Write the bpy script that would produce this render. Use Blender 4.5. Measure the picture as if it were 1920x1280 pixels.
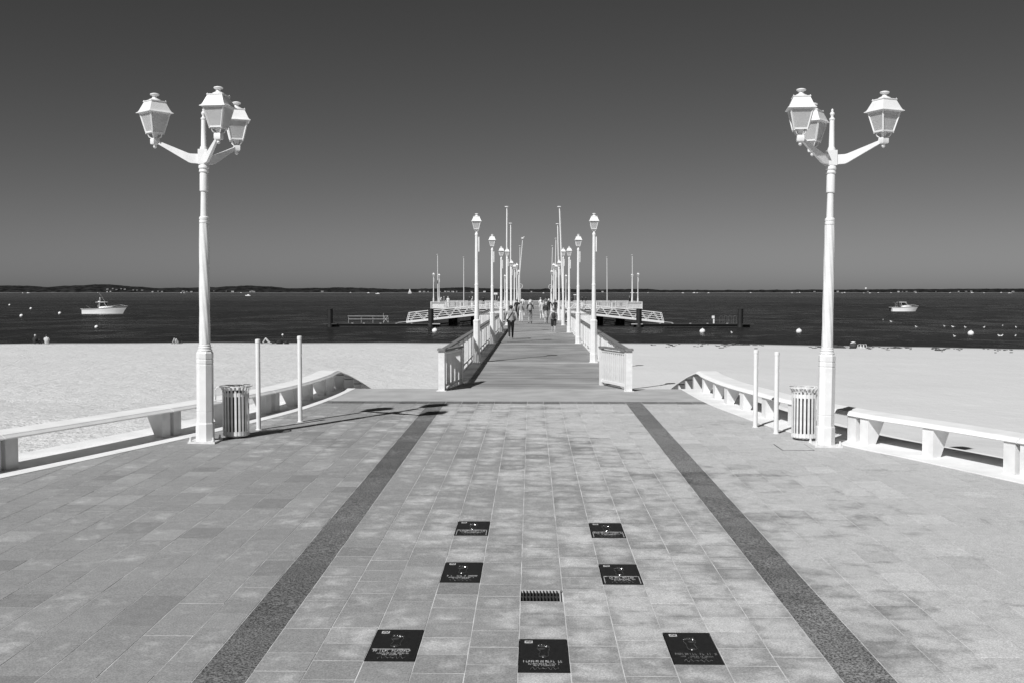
import bpy, bmesh, math, random
from math import sin, cos, pi, atan, sqrt, radians
from mathutils import Vector, Matrix, noise

random.seed(7)
for o in list(bpy.data.objects):
    bpy.data.objects.remove(o)
SC = bpy.context.scene
COL = SC.collection

# ------------------------------------------------------------------ camera, sky, sun, exposure
CAM_H = 2.4
FPX = 2000.0                       # focal length in pixels of the 1920 px wide photograph
YAW, PITCH = 0.021723, 0.046467    # camera turned a little to the left and down
cam_data = bpy.data.cameras.new('camera')
cam = bpy.data.objects.new('camera', cam_data)
COL.objects.link(cam)
SC.camera = cam
cam.location = (0, 0, CAM_H)
cam.rotation_euler = (pi / 2 - PITCH, 0, YAW)
cam_data.sensor_fit = 'HORIZONTAL'
cam_data.sensor_width = 36.0
cam_data.lens = 36.0 * FPX / 1920.0
cam_data.clip_start = 0.1
cam_data.clip_end = 60000

SUN_EL = radians(44.0)
SHX, SHY = 0.534, 0.845            # direction the shadows fall on the ground
to_sun = Vector((-SHX * cos(SUN_EL), -SHY * cos(SUN_EL), sin(SUN_EL)))

world = bpy.data.worlds.new('World')
SC.world = world
world.use_nodes = True
wn, wl = world.node_tree.nodes, world.node_tree.links
wn.clear()
sky = wn.new('ShaderNodeTexSky')
sky.sky_type = 'NISHITA'
sky.sun_disc = False
sky.sun_elevation = SUN_EL
sky.sun_rotation = math.atan2(to_sun.x, to_sun.y)
sky.altitude = 0
sky.air_density = 1.0
sky.dust_density = 0.6
sky.ozone_density = 1.0
# monochrome film behind a red filter: the red channel of the sky as a grey
sep = wn.new('ShaderNodeSeparateColor')
wl.new(sky.outputs[0], sep.inputs[0])
dens = wn.new('ShaderNodeMath'); dens.operation = 'MULTIPLY'; dens.inputs[1].default_value = 0.475   # filter factor
wl.new(sep.outputs[0], dens.inputs[0])
mulr = wn.new('ShaderNodeMath'); mulr.operation = 'POWER'                                             # film contrast
wl.new(dens.outputs[0], mulr.inputs[0]); mulr.inputs[1].default_value = 1.3
comb = wn.new('ShaderNodeCombineColor')
for i in range(3):
    wl.new(mulr.outputs[0], comb.inputs[i])
bg = wn.new('ShaderNodeBackground')
bg.inputs[1].default_value = 0.05
wl.new(comb.outputs[0], bg.inputs[0])
wo = wn.new('ShaderNodeOutputWorld')
wl.new(bg.outputs[0], wo.inputs[0])

sun_data = bpy.data.lights.new('sun', 'SUN')
sun_data.energy = 5.0
sun_data.angle = radians(0.53)
sun = bpy.data.objects.new('sun', sun_data)
COL.objects.link(sun)
sun.rotation_euler = (-to_sun).to_track_quat('-Z', 'Y').to_euler()

SC.view_settings.view_transform = 'Standard'
SC.view_settings.look = 'None'
SC.view_settings.exposure = 0.0
SC.view_settings.gamma = 1.0
SC.view_settings.use_curve_mapping = False
SC.render.engine = 'CYCLES'
SC.cycles.max_bounces = 6
SC.cycles.use_denoising = True

# ------------------------------------------------------------------ pixel -> place helpers
FWD = Vector((-sin(YAW) * cos(PITCH), cos(YAW) * cos(PITCH), -sin(PITCH)))
RIGHT = Vector((cos(YAW), sin(YAW), 0))
UP = RIGHT.cross(FWD)
EYE = Vector((0, 0, CAM_H))
SLOPE, EDGE_Y = 0.009, 22.9        # the paving rises 0.9 % towards the pier
WATER = -2.3

def ray(px, py):
    return FWD + RIGHT * ((px - 960) / FPX) - UP * ((py - 640) / FPX)
def on_z(px, py, z):
    d = ray(px, py); return EYE + d * ((z - CAM_H) / d.z)
def on_plaza(px, py):
    d = ray(px, py); return EYE + d * ((CAM_H + SLOPE * EDGE_Y) / (SLOPE * d.y - d.z))
def at_y(px, py, y):
    d = ray(px, py); return EYE + d * (y / d.y)
def plaza_z(y):
    return SLOPE * (min(y, 26.4) - EDGE_Y) if y < EDGE_Y else 0.0

# ------------------------------------------------------------------ materials
def mat(name, g, rough=0.6, var=0.0, scale=8.0, bump=0.0, bscale=40.0, spec=0.5, detail=4, metal=0.0, stretch=None):
    m = bpy.data.materials.new(name); m.use_nodes = True
    n, l = m.node_tree.nodes, m.node_tree.links
    b = n['Principled BSDF']
    b.inputs['Base Color'].default_value = (g, g, g, 1)
    b.inputs['Roughness'].default_value = rough
    b.inputs['Specular IOR Level'].default_value = spec
    b.inputs['Metallic'].default_value = metal
    tc = n.new('ShaderNodeTexCoord')
    src = tc.outputs['Object']
    if stretch:
        mp = n.new('ShaderNodeMapping'); mp.inputs['Scale'].default_value = stretch
        l.new(src, mp.inputs[0]); src = mp.outputs[0]
    if var:
        t = n.new('ShaderNodeTexNoise'); t.inputs['Scale'].default_value = scale; t.inputs['Detail'].default_value = detail
        l.new(src, t.inputs[0])
        r = n.new('ShaderNodeMapRange')
        r.inputs[1].default_value = 0.3; r.inputs[2].default_value = 0.7
        r.inputs[3].default_value = g * (1 - var); r.inputs[4].default_value = min(1, g * (1 + var))
        l.new(t.outputs[0], r.inputs[0])
        c = n.new('ShaderNodeCombineColor')
        for i in range(3): l.new(r.outputs[0], c.inputs[i])
        l.new(c.outputs[0], b.inputs['Base Color'])
    if bump:
        t2 = n.new('ShaderNodeTexNoise'); t2.inputs['Scale'].default_value = bscale; t2.inputs['Detail'].default_value = 5
        l.new(src, t2.inputs[0])
        bp = n.new('ShaderNodeBump'); bp.inputs['Strength'].default_value = bump; bp.inputs['Distance'].default_value = 0.01
        l.new(t2.outputs[0], bp.inputs['Height']); l.new(bp.outputs[0], b.inputs['Normal'])
    return m

M = {}
M['white'] = mat('white_paint', 0.71, 0.42, 0.06, 6, 0.08, 30)
M['whiteworn'] = mat('worn_white_paint', 0.67, 0.55, 0.12, 9, 0.2, 45)
M['wood'] = mat('weathered_handrail_wood', 0.17, 0.7, 0.35, 14, 0.3, 60)
M['concrete'] = mat('pale_concrete', 0.67, 0.8, 0.10, 3.5, 0.2, 60)
M['seat'] = mat('whitewashed_seat_concrete', 0.75, 0.75, 0.07, 2.5, 0.15, 60)
M['kerb'] = mat('white_kerb_concrete', 0.72, 0.8, 0.08, 2.2, 0.15, 70)
M['apron'] = mat('grey_screed', 0.375, 0.85, 0.13, 1.7, 0.25, 80)
M['dark'] = mat('dark_wet_timber', 0.02, 0.6, 0.4, 3, 0.3, 20)
M['pile'] = mat('tarred_steel_pile', 0.02, 0.5, 0.3, 2, 0.1, 20)
M['float'] = mat('pontoon_deck_grey', 0.05, 0.7, 0.4, 2, 0.2, 20)
M['alu'] = mat('pale_aluminium', 0.5, 0.45, 0.1, 6)
M['plaque'] = mat('black_bronze_plate', 0.014, 0.42, 0.25, 30, 0.15, 120, spec=0.4)
M['letter'] = mat('worn_bright_lettering', 0.36, 0.4, 0.6, 60)
M['lettermid'] = mat('dull_lettering', 0.13, 0.4, 0.6, 60)
M['tin'] = mat('pale_badge', 0.55, 0.4, 0.3, 60)
M['foot'] = mat('polished_bronze_relief', 0.05, 0.16, 0.2, 30, spec=1.0)
M['black'] = mat('black_plastic', 0.012, 0.45, 0.2, 6)
M['iron'] = mat('cast_iron', 0.045, 0.55, 0.3, 40, 0.2, 100)
M['dark_pan'] = mat('recess_shade', 0.006, 0.9)
M['liner'] = mat('bin_liner_grey', 0.16, 0.7, 0.3, 9, 0.2, 30)
M['rail'] = mat('dull_galvanised_rail', 0.30, 0.55, 0.2, 4)
M['buoy'] = mat('white_buoy', 0.78, 0.4, 0.08, 5)
M['hull'] = mat('white_gelcoat', 0.84, 0.25, 0.04, 2)
M['stripe'] = mat('dark_boat_trim', 0.03, 0.4)
M['glassdark'] = mat('tinted_boat_glass', 0.02, 0.08, spec=0.6)
M['weed'] = mat('dry_seaweed', 0.05, 0.9, 0.5, 20, 0.5, 60)
M['house'] = mat('pale_house_wall', 0.6, 0.8, 0.15, 0.05)
M['housegrey'] = mat('grey_house_wall', 0.33, 0.8, 0.2, 0.05)
M['roof'] = mat('tile_roof', 0.20, 0.8, 0.3, 0.3)
M['farsand'] = mat('far_sand', 0.20, 0.9, 0.4, 0.02)
M['gull'] = mat('gull_white', 0.75, 0.7)
M['gullgrey'] = mat('gull_grey', 0.3, 0.7)

def glass_mat():
    m = bpy.data.materials.new('frosted_lantern_pane'); m.use_nodes = True
    n, l = m.node_tree.nodes, m.node_tree.links
    b = n['Principled BSDF']
    b.inputs['Base Color'].default_value = (.66, .66, .66, 1)
    b.inputs['Roughness'].default_value = 0.25
    tr = n.new('ShaderNodeBsdfTranslucent'); tr.inputs[0].default_value = (.9, .9, .9, 1)
    tp = n.new('ShaderNodeBsdfTransparent')
    t = n.new('ShaderNodeTexNoise'); t.inputs['Scale'].default_value = 5
    tc = n.new('ShaderNodeTexCoord'); l.new(tc.outputs['Object'], t.inputs[0])
    r = n.new('ShaderNodeMapRange'); r.inputs[3].default_value = .4; r.inputs[4].default_value = .65
    l.new(t.outputs[0], r.inputs[0])
    mx = n.new('ShaderNodeMixShader'); l.new(r.outputs[0], mx.inputs[0])
    l.new(b.outputs[0], mx.inputs[1]); l.new(tr.outputs[0], mx.inputs[2])
    mx2 = n.new('ShaderNodeMixShader'); mx2.inputs[0].default_value = 0.12
    l.new(mx.outputs[0], mx2.inputs[1]); l.new(tp.outputs[0], mx2.inputs[2])
    l.new(mx2.outputs[0], n['Material Output'].inputs[0])
    return m
M['pane'] = glass_mat()

def grey_out(n, l, val, bsdf):
    c = n.new('ShaderNodeCombineColor')
    for i in range(3): l.new(val, c.inputs[i])
    l.new(c.outputs[0], bsdf.inputs['Base Color'])

def nmath(n, l, op, a, b=None, clamp=False):
    m = n.new('ShaderNodeMath'); m.operation = op; m.use_clamp = clamp
    for i, v in enumerate((a, b)):
        if v is None: continue
        if isinstance(v, (int, float)): m.inputs[i].default_value = v
        else: l.new(v, m.inputs[i])
    return m.outputs[0]

def maprange(n, l, v, a, b, c, d, smooth=True):
    r = n.new('ShaderNodeMapRange')
    r.interpolation_type = 'SMOOTHSTEP' if smooth else 'LINEAR'
    for i, x in zip((1, 2, 3, 4), (a, b, c, d)): r.inputs[i].default_value = x
    l.new(v, r.inputs[0]); return r.outputs[0]

def slab_mat(name, attr_type, dark=False):
    """granite paving: speckle, per-slab tone, pale worn patches that follow each slab's middle"""
    m = bpy.data.materials.new(name); m.use_nodes = True
    n, l = m.node_tree.nodes, m.node_tree.links
    b = n['Principled BSDF']; b.inputs['Roughness'].default_value = 0.75
    b.inputs['Specular IOR Level'].default_value = 0.3
    at = n.new('ShaderNodeAttribute'); at.attribute_type = attr_type; at.attribute_name = 'tone'
    rnd = at.outputs['Fac']
    geo = n.new('ShaderNodeNewGeometry'); pos = geo.outputs['Position']
    uv = n.new('ShaderNodeUVMap'); uv.uv_map = 'slab'
    sx = n.new('ShaderNodeSeparateXYZ'); l.new(uv.outputs[0], sx.inputs[0])
    u = nmath(n, l, 'ABSOLUTE', nmath(n, l, 'SUBTRACT', sx.outputs[0], 0.5))
    v = nmath(n, l, 'ABSOLUTE', nmath(n, l, 'SUBTRACT', sx.outputs[1], 0.5))
    edge = nmath(n, l, 'MAXIMUM', u, v)
    centre = maprange(n, l, edge, 0.2, 0.5, 1, 0)
    def tex(scale, detail=3, rough=.55):
        t = n.new('ShaderNodeTexNoise'); t.inputs['Scale'].default_value = scale
        t.inputs['Detail'].default_value = detail; t.inputs['Roughness'].default_value = rough
        l.new(pos, t.inputs[0]); return t.outputs[0]
    big, mid, fine, wob = tex(0.33, 2), tex(2.6, 4), tex(75, 3, .85), tex(9, 5, .7)
    sp = n.new('ShaderNodeSeparateXYZ'); l.new(pos, sp.inputs[0])
    side = maprange(n, l, sp.outputs[0], -3.4, 4.5, -0.17, 0.32, False)     # paving gets paler towards +X
    film = nmath(n, l, 'ADD', nmath(n, l, 'MULTIPLY', mid, 0.85), nmath(n, l, 'MULTIPLY', big, 0.55))
    film = nmath(n, l, 'ADD', film, nmath(n, l, 'MULTIPLY', centre, 0.125))
    film = nmath(n, l, 'ADD', film, nmath(n, l, 'MULTIPLY', wob, 0.30))
    film = nmath(n, l, 'ADD', film, side)
    film = nmath(n, l, 'ADD', film, maprange(n, l, sp.outputs[1], 11, 21, -0.03, 0.11))     # a little paler towards the pier end
    film = nmath(n, l, 'ADD', film, nmath(n, l, 'MULTIPLY', rnd, 0.07))
    mask = maprange(n, l, film, 0.84, 1.20, 0, 1)
    if dark:
        base = nmath(n, l, 'ADD', 0.092, nmath(n, l, 'MULTIPLY', rnd, 0.04))
        col = nmath(n, l, 'ADD', base, nmath(n, l, 'MULTIPLY', mask, 0.05))
        sp_ = maprange(n, l, tex(58, 3, .85), .38, .62, 0.25, 1.9)
    else:
        base = nmath(n, l, 'ADD', 0.248, nmath(n, l, 'MULTIPLY', rnd, 0.04))
        col = nmath(n, l, 'ADD', base, nmath(n, l, 'MULTIPLY', mask, 0.19))
        odd = nmath(n, l, 'SUBTRACT', maprange(n, l, rnd, .90, .93, 0, .028), maprange(n, l, rnd, .05, .08, .028, 0))   # replaced slabs, paler or darker
        col = nmath(n, l, 'ADD', col, odd)
        sp_ = maprange(n, l, fine, .36, .64, 0.76, 1.24)
    col = nmath(n, l, 'MULTIPLY', col, sp_)
    col = nmath(n, l, 'MULTIPLY', col, maprange(n, l, wob, .3, .7, .92, 1.07))
    grey_out(n, l, col, b)
    bp = n.new('ShaderNodeBump'); bp.inputs['Strength'].default_value = 0.25; bp.inputs['Distance'].default_value = 0.002
    l.new(fine, bp.inputs['Height']); l.new(bp.outputs[0], b.inputs['Normal'])
    return m
M['slab_o'] = slab_mat('granite_slab', 'OBJECT')
M['slab_g'] = slab_mat('granite_slab_field', 'GEOMETRY')
M['strip_o'] = slab_mat('dark_granite_slab', 'OBJECT', True)
M['strip_g'] = slab_mat('dark_granite_field', 'GEOMETRY', True)
M['mortar'] = mat('pale_joint_mortar', 0.52, 0.9, 0.35, 3.0, 0.3, 90)

def sand_mat():
    m = bpy.data.materials.new('dry_sand'); m.use_nodes = True
    n, l = m.node_tree.nodes, m.node_tree.links
    b = n['Principled BSDF']; b.inputs['Roughness'].default_value = 0.95; b.inputs['Specular IOR Level'].default_value = 0.1
    geo = n.new('ShaderNodeNewGeometry'); pos = geo.outputs['Position']
    def tex(scale, detail=4, rough=.55, st=None):
        t = n.new('ShaderNodeTexNoise'); t.inputs['Scale'].default_value = scale
        t.inputs['Detail'].default_value = detail; t.inputs['Roughness'].default_value = rough
        src = pos
        if st:
            mp = n.new('ShaderNodeMapping'); mp.inputs['Scale'].default_value = st
            l.new(pos, mp.inputs[0]); src = mp.outputs[0]
        l.new(src, t.inputs[0]); return t.outputs[0]
    a, c, d = tex(0.12, 3), tex(1.2, 4), tex(60, 2)
    col = nmath(n, l, 'ADD', 0.52, nmath(n, l, 'MULTIPLY', a, 0.09))
    col = nmath(n, l, 'ADD', col, nmath(n, l, 'MULTIPLY', c, 0.05))
    col = nmath(n, l, 'MULTIPLY', col, maprange(n, l, d, .3, .7, .93, 1.06))
    # wet sand right at the water line
    sz = n.new('ShaderNodeSeparateXYZ'); l.new(pos, sz.inputs[0])
    wet = maprange(n, l, sz.outputs[2], WATER + 0.02, WATER + 0.14, 0.5, 1.0)
    col = nmath(n, l, 'MULTIPLY', col, wet)
    grey_out(n, l, col, b)
    h = nmath(n, l, 'ADD', nmath(n, l, 'MULTIPLY', tex(3.2, 3), 0.6), nmath(n, l, 'MULTIPLY', tex(0.9, 2, .5, (1, .5, 1)), 0.9))
    h = nmath(n, l, 'ADD', h, nmath(n, l, 'MULTIPLY', tex(14, 3), 0.25))
    h = nmath(n, l, 'MULTIPLY', h, maprange(n, l, sz.outputs[0], -3, 5, 1.15, .35))    # trodden on the windward side, raked smooth on the other
    bp = n.new('ShaderNodeBump'); bp.inputs['Strength'].default_value = 1.0; bp.inputs['Distance'].default_value = 0.13
    l.new(h, bp.inputs['Height']); l.new(bp.outputs[0], b.inputs['Normal'])
    return m
M['sand'] = sand_mat()

def water_mat():
    m = bpy.data.materials.new('sea_water'); m.use_nodes = True
    n, l = m.node_tree.nodes, m.node_tree.links
    b = n['Principled BSDF']
    b.inputs['Roughness'].default_value = 0.22
    b.inputs['IOR'].default_value = 1.33
    b.inputs['Specular IOR Level'].default_value = 0.24
    geo = n.new('ShaderNodeNewGeometry'); pos = geo.outputs['Position']
    def tex(scale, detail, st):
        mp = n.new('ShaderNodeMapping'); mp.inputs['Scale'].default_value = st
        l.new(pos, mp.inputs[0])
        t = n.new('ShaderNodeTexNoise'); t.inputs['Scale'].default_value = scale; t.inputs['Detail'].default_value = detail
        l.new(mp.outputs[0], t.inputs[0]); return t.outputs[0]
    sea, patch = tex(0.05, 9, (1.2, 1, 1)), tex(0.006, 5, (.3, 1, 1))
    near, far, vfar = tex(0.22, 4, (1.3, 1, 1)), tex(0.05, 5, (1.8, 1, 1)), tex(0.010, 4, (1.6, 1, 1))
    for nd in n:
        if nd.type == 'TEX_NOISE': nd.inputs['Roughness'].default_value = 0.62
    streak = nmath(n, l, 'ADD', maprange(n, l, near, .40, .60, .0, .8, False), maprange(n, l, far, .40, .60, .0, .8, False))  # light and dark of the waves put into the base colour
    streak = nmath(n, l, 'ADD', streak, maprange(n, l, vfar, .40, .60, -.1, .5, False))
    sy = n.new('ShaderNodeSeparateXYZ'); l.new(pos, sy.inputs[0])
    far_sheen = maprange(n, l, sy.outputs[1], 90, 1300, .0150, .046)            # grazing sky reflection put into the base colour, paler with distance
    col = nmath(n, l, 'MULTIPLY', streak, nmath(n, l, 'MULTIPLY', far_sheen, maprange(n, l, patch, .38, .62, .75, 1.3)))
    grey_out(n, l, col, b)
    l.new(maprange(n, l, streak, .4, 1.6, .2, .45), b.inputs['Roughness'])
    bp = n.new('ShaderNodeBump'); bp.inputs['Strength'].default_value = 1.0; bp.inputs['Distance'].default_value = 4.0
    l.new(sea, bp.inputs['Height']); l.new(bp.outputs[0], b.inputs['Normal'])
    return m
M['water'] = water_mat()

def wood_deck_mat():
    m = bpy.data.materials.new('weathered_deck_planks'); m.use_nodes = True
    n, l = m.node_tree.nodes, m.node_tree.links
    b = n['Principled BSDF']; b.inputs['Roughness'].default_value = 0.8; b.inputs['Specular IOR Level'].default_value = 0.25
    at = n.new('ShaderNodeAttribute'); at.attribute_name = 'tone'
    geo = n.new('ShaderNodeNewGeometry')
    mp = n.new('ShaderNodeMapping'); mp.inputs['Scale'].default_value = (1.2, 22, 1)
    l.new(geo.outputs['Position'], mp.inputs[0])
    t = n.new('ShaderNodeTexNoise'); t.inputs['Scale'].default_value = 1.0; t.inputs['Detail'].default_value = 5
    l.new(mp.outputs[0], t.inputs[0])
    t2 = n.new('ShaderNodeTexNoise'); t2.inputs['Scale'].default_value = .7; t2.inputs['Detail'].default_value = 3
    l.new(geo.outputs['Position'], t2.inputs[0])
    col = nmath(n, l, 'ADD', 0.185, nmath(n, l, 'MULTIPLY', at.outputs['Fac'], 0.14))
    col = nmath(n, l, 'MULTIPLY', col, maprange(n, l, t.outputs[0], .3, .7, .82, 1.15))
    col = nmath(n, l, 'MULTIPLY', col, maprange(n, l, t2.outputs[0], .3, .7, .85, 1.2))
    grey_out(n, l, col, b)
    return m
M['deck'] = wood_deck_mat()

def wood_hill_mat():
    m = bpy.data.materials.new('far_pine_wood'); m.use_nodes = True
    n, l = m.node_tree.nodes, m.node_tree.links
    b = n['Principled BSDF']; b.inputs['Roughness'].default_value = 0.95; b.inputs['Specular IOR Level'].default_value = 0.0
    geo = n.new('ShaderNodeNewGeometry')
    t = n.new('ShaderNodeTexNoise'); t.inputs['Scale'].default_value = .04; t.inputs['Detail'].default_value = 6
    l.new(geo.outputs['Position'], t.inputs[0])
    col = maprange(n, l, t.outputs[0], .35, .65, 0.009, 0.032)
    grey_out(n, l, col, b)
    return m
M['hill'] = wood_hill_mat()

# ------------------------------------------------------------------ mesh helpers
class MB:
    def __init__(s):
        s.v, s.f, s.mi, s.tone, s.cur, s.curt = [], [], [], [], 0, 0.0
    def add(s, vs, fs):
        o = len(s.v); s.v += [tuple(p) for p in vs]
        for f in fs:
            s.f.append(tuple(i + o for i in f)); s.mi.append(s.cur); s.tone.append(s.curt)
    def box(s, c, d, R=None, bottom=True):
        c = Vector(c); hx, hy, hz = d[0] / 2, d[1] / 2, d[2] / 2
        vs = [Vector((x, y, z)) for z in (-hz, hz) for y in (-hy, hy) for x in (-hx, hx)]
        if R is not None: vs = [R @ p for p in vs]
        fs = [(4, 5, 7, 6), (0, 1, 5, 4), (2, 0, 4, 6), (1, 3, 7, 5), (3, 2, 6, 7)]
        if bottom: fs.append((0, 2, 3, 1))
        s.add([p + c for p in vs], fs); return s
    def bar(s, a, b, w, h=None, up=Vector((0, 0, 1))):
        """square bar from a to b, w across and h along up"""
        a, b = Vector(a), Vector(b); h = h or w
        d = (b - a); L = d.length; y = d.normalized()
        x = y.cross(up)
        if x.length < 1e-4: x = y.cross(Vector((1, 0, 0)))
        x.normalize(); z = x.cross(y)
        R = Matrix((x, y, z)).transposed()
        return s.box((a + b) / 2, (w, L, h), R)
    def tube(s, pts, r, n=8, cap=True):
        pts = [Vector(p) for p in pts]
        rs = r if isinstance(r, (list, tuple)) else [r] * len(pts)
        rings = []
        for i, p in enumerate(pts):
            d = (pts[min(i + 1, len(pts) - 1)] - pts[max(i - 1, 0)]).normalized()
            x = d.cross(Vector((0, 0, 1)))
            if x.length < 1e-3: x = Vector((1, 0, 0))
            x.normalize(); y = d.cross(x)
            rings.append([p + (x * cos(2 * pi * k / n) + y * sin(2 * pi * k / n)) * rs[i] for k in range(n)])
        vs = [q for rg in rings for q in rg]
        fs = [(i * n + k, i * n + (k + 1) % n, (i + 1) * n + (k + 1) % n, (i + 1) * n + k) for i in range(len(pts) - 1) for k in range(n)]
        if cap: fs += [tuple(range(n))[::-1], tuple((len(pts) - 1) * n + k for k in range(n))]
        s.add(vs, fs); return s
    def lathe(s, prof, n=16, c=(0, 0, 0), rot=0.0, twist=0.0, lobes=0.0, nl=8, sq=False):
        c = Vector(c); vs = []
        k2 = sqrt(2) if sq else 1
        for r, z in prof:
            for k in range(n):
                a = 2 * pi * k / n + rot + (pi / 4 if sq else 0)
                rr = r * k2
                if lobes: rr *= 1 + lobes * cos(nl * (2 * pi * k / n) + twist * z)
                vs.append(c + Vector((rr * cos(a), rr * sin(a), z)))
        m = len(prof)
        fs = [(i * n + k, i * n + (k + 1) % n, (i + 1) * n + (k + 1) % n, (i + 1) * n + k) for i in range(m - 1) for k in range(n)]
        fs += [tuple(range(n))[::-1], tuple((m - 1) * n + k for k in range(n))]
        s.add(vs, fs); return s
    def loft(s, secs, close=False, caps=True):
        n = len(secs[0]); vs = [p for q in secs for p in q]
        kk = n if close else n - 1
        fs = [(i * n + k, i * n + (k + 1) % n, (i + 1) * n + (k + 1) % n, (i + 1) * n + k) for i in range(len(secs) - 1) for k in range(kk)]
        if caps and close: fs += [tuple(range(n))[::-1], tuple((len(secs) - 1) * n + k for k in range(n))]
        s.add(vs, fs); return s
    def sphere(s, c, r, n=12, m=8, sc=(1, 1, 1)):
        prof = [(max(1e-4, sin(pi * i / m)), -cos(pi * i / m)) for i in range(m + 1)]
        vs = []
        for pr, pz in prof:
            for k in range(n):
                a = 2 * pi * k / n
                vs.append(Vector(c) + Vector((pr * cos(a) * sc[0], pr * sin(a) * sc[1], pz * sc[2])) * r)
        fs = [(i * n + k, i * n + (k + 1) % n, (i + 1) * n + (k + 1) % n, (i + 1) * n + k) for i in range(m) for k in range(n)]
        s.add(vs, fs); return s
    def mesh(s, name, mats, smooth=0.0, tone=False):
        me = bpy.data.meshes.new(name)
        me.from_pydata(s.v, [], s.f)
        mats = mats if isinstance(mats, (list, tuple)) else [mats]
        for m in mats: me.materials.append(m)
        if len(mats) > 1: me.polygons.foreach_set('material_index', s.mi)
        if tone:
            a = me.attributes.new('tone', 'FLOAT', 'FACE'); a.data.foreach_set('value', s.tone)
        me.update()
        if smooth:
            me.shade_smooth(); me.set_sharp_from_angle(angle=radians(smooth))
        return me
    def build(s, name, mats, parent=None, smooth=0.0, tone=False):
        return link(name, s.mesh(name, mats, smooth, tone), parent)

def link(name, data, parent=None, loc=None, rz=None):
    o = bpy.data.objects.new(name, data); COL.objects.link(o)
    if parent is not None: o.parent = parent
    if loc is not None: o.location = loc
    if rz is not None: o.rotation_euler = (0, 0, rz)
    return o
def tag(o, label=None, cat=None, group=None, kind=None):
    if label: o['label'] = label
    if cat: o['category'] = cat
    if group: o['group'] = group
    if kind: o['kind'] = kind
    return o
def thing(name, label, cat, loc=(0, 0, 0), rz=0.0, group=None):
    return tag(link(name, None, None, loc, rz), label, cat, group)
def copy_tree(o, parent=None):
    c = o.copy(); COL.objects.link(c); c.parent = parent
    for ch in list(o.children): copy_tree(ch, c)
    return c
def polyline_at(pts, s):
    for a, b in zip(pts[:-1], pts[1:]):
        L = (b - a).length
        if s <= L: return a.lerp(b, s / L), (b - a).normalized()
        s -= L
    return pts[-1].copy(), (pts[-1] - pts[-2]).normalized()
def catmull(pts, per=8):
    P = [Vector(p) for p in pts]; P = [P[0] * 2 - P[1]] + P + [P[-1] * 2 - P[-2]]
    out = []
    for i in range(1, len(P) - 2):
        for k in range(per):
            t = k / per
            out.append(0.5 * ((2 * P[i]) + (P[i + 1] - P[i - 1]) * t + (2 * P[i - 1] - 5 * P[i] + 4 * P[i + 1] - P[i + 2]) * t * t
                              + (3 * P[i] - P[i - 1] - 3 * P[i + 1] + P[i + 2]) * t ** 3))
    out.append(P[-2]); return out

# ------------------------------------------------------------------ edge curves of the plaza
KERB_L = catmull([(-11.2, 6.0), (-8.75, 10.0), (-7.12, 13.94), (-5.83, 17.63), (-5.26, 19.5), (-4.76, 21.66), (-4.54, 23.77), (-4.46, 26.35)])
KERB_R = catmull([(9.9, 6.0), (8.0, 10.0), (6.33, 13.84), (5.59, 15.65), (4.9, 17.21), (4.27, 19.19), (4.02, 20.6), (3.69, 23.19), (3.6, 26.35)])
KERB_L = [Vector((p.x, p.y)) for p in KERB_L]; KERB_R = [Vector((p.x, p.y)) for p in KERB_R]
def edge_x(curve, y):
    for a, b in zip(curve[:-1], curve[1:]):
        if a.y <= y <= b.y: return a.x + (b.x - a.x) * (y - a.y) / (b.y - a.y)
    return curve[0].x if y < curve[0].y else curve[-1].x

# ------------------------------------------------------------------ beach
def shore_y(x):
    return 99.0 - 0.0021 * (x + 8) ** 2 * (1.9 if x > -8 else 1.0) + 0.6 * sin(x * .13) + 0.35 * sin(x * .41 + 1)
def sand_z(x, y):
    ys = shore_y(x)
    if y < 14: z = -0.36
    elif y < 22: z = -0.36 + 0.10 * (y - 14) / 8
    elif y < 33: z = -0.26 - 0.80 * (y - 22) / 11
    elif y < ys: z = -1.06 + (WATER + 1.06) * ((y - 33) / (ys - 33)) ** 1.25
    else: z = WATER - 0.07 * (y - ys)
    if x > 4.2 and y < 33: z -= 0.55 * min(1, (x - 4.2) / 2.0) * min(1, (33 - y) / 8)
    if y < ys + 3:
        k = min(1, max(0, (ys - y) / 6))
        z += k * (0.035 * noise.noise(Vector((x * .5, y * .35, 0))) + 0.02 * noise.noise(Vector((x * 1.9, y * 1.3, 5))))
        if y < 33 and x < -4: z += 0.03 * noise.noise(Vector((x * 2.3, y * 2.3, 9)))
    return z
ys_ = [5 + i * 0.45 for i in range(66)] + [34.7 + i * 1.0 for i in range(75)] + [112, 120, 135, 160]
xs_ = [-160, -130, -110, -90] + [-75 + i * 0.8 for i in range(181)] + [75, 90, 110, 130, 160]
mb = MB()
mb.v = [(x, y, sand_z(x, y)) for y in ys_ for x in xs_]
nx = len(xs_)
for j in range(len(ys_) - 1):
    for i in range(nx - 1):
        mb.f.append((j * nx + i, j * nx + i + 1, (j + 1) * nx + i + 1, (j + 1) * nx + i)); mb.mi.append(0); mb.tone.append(0)
beach = mb.build('beach_sand', M['sand'], smooth=60); tag(beach, kind='structure')

# ------------------------------------------------------------------ sea
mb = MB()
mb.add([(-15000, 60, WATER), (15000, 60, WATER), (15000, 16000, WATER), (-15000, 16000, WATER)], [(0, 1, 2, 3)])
tag(mb.build('sea', M['water']), kind='structure')

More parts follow.
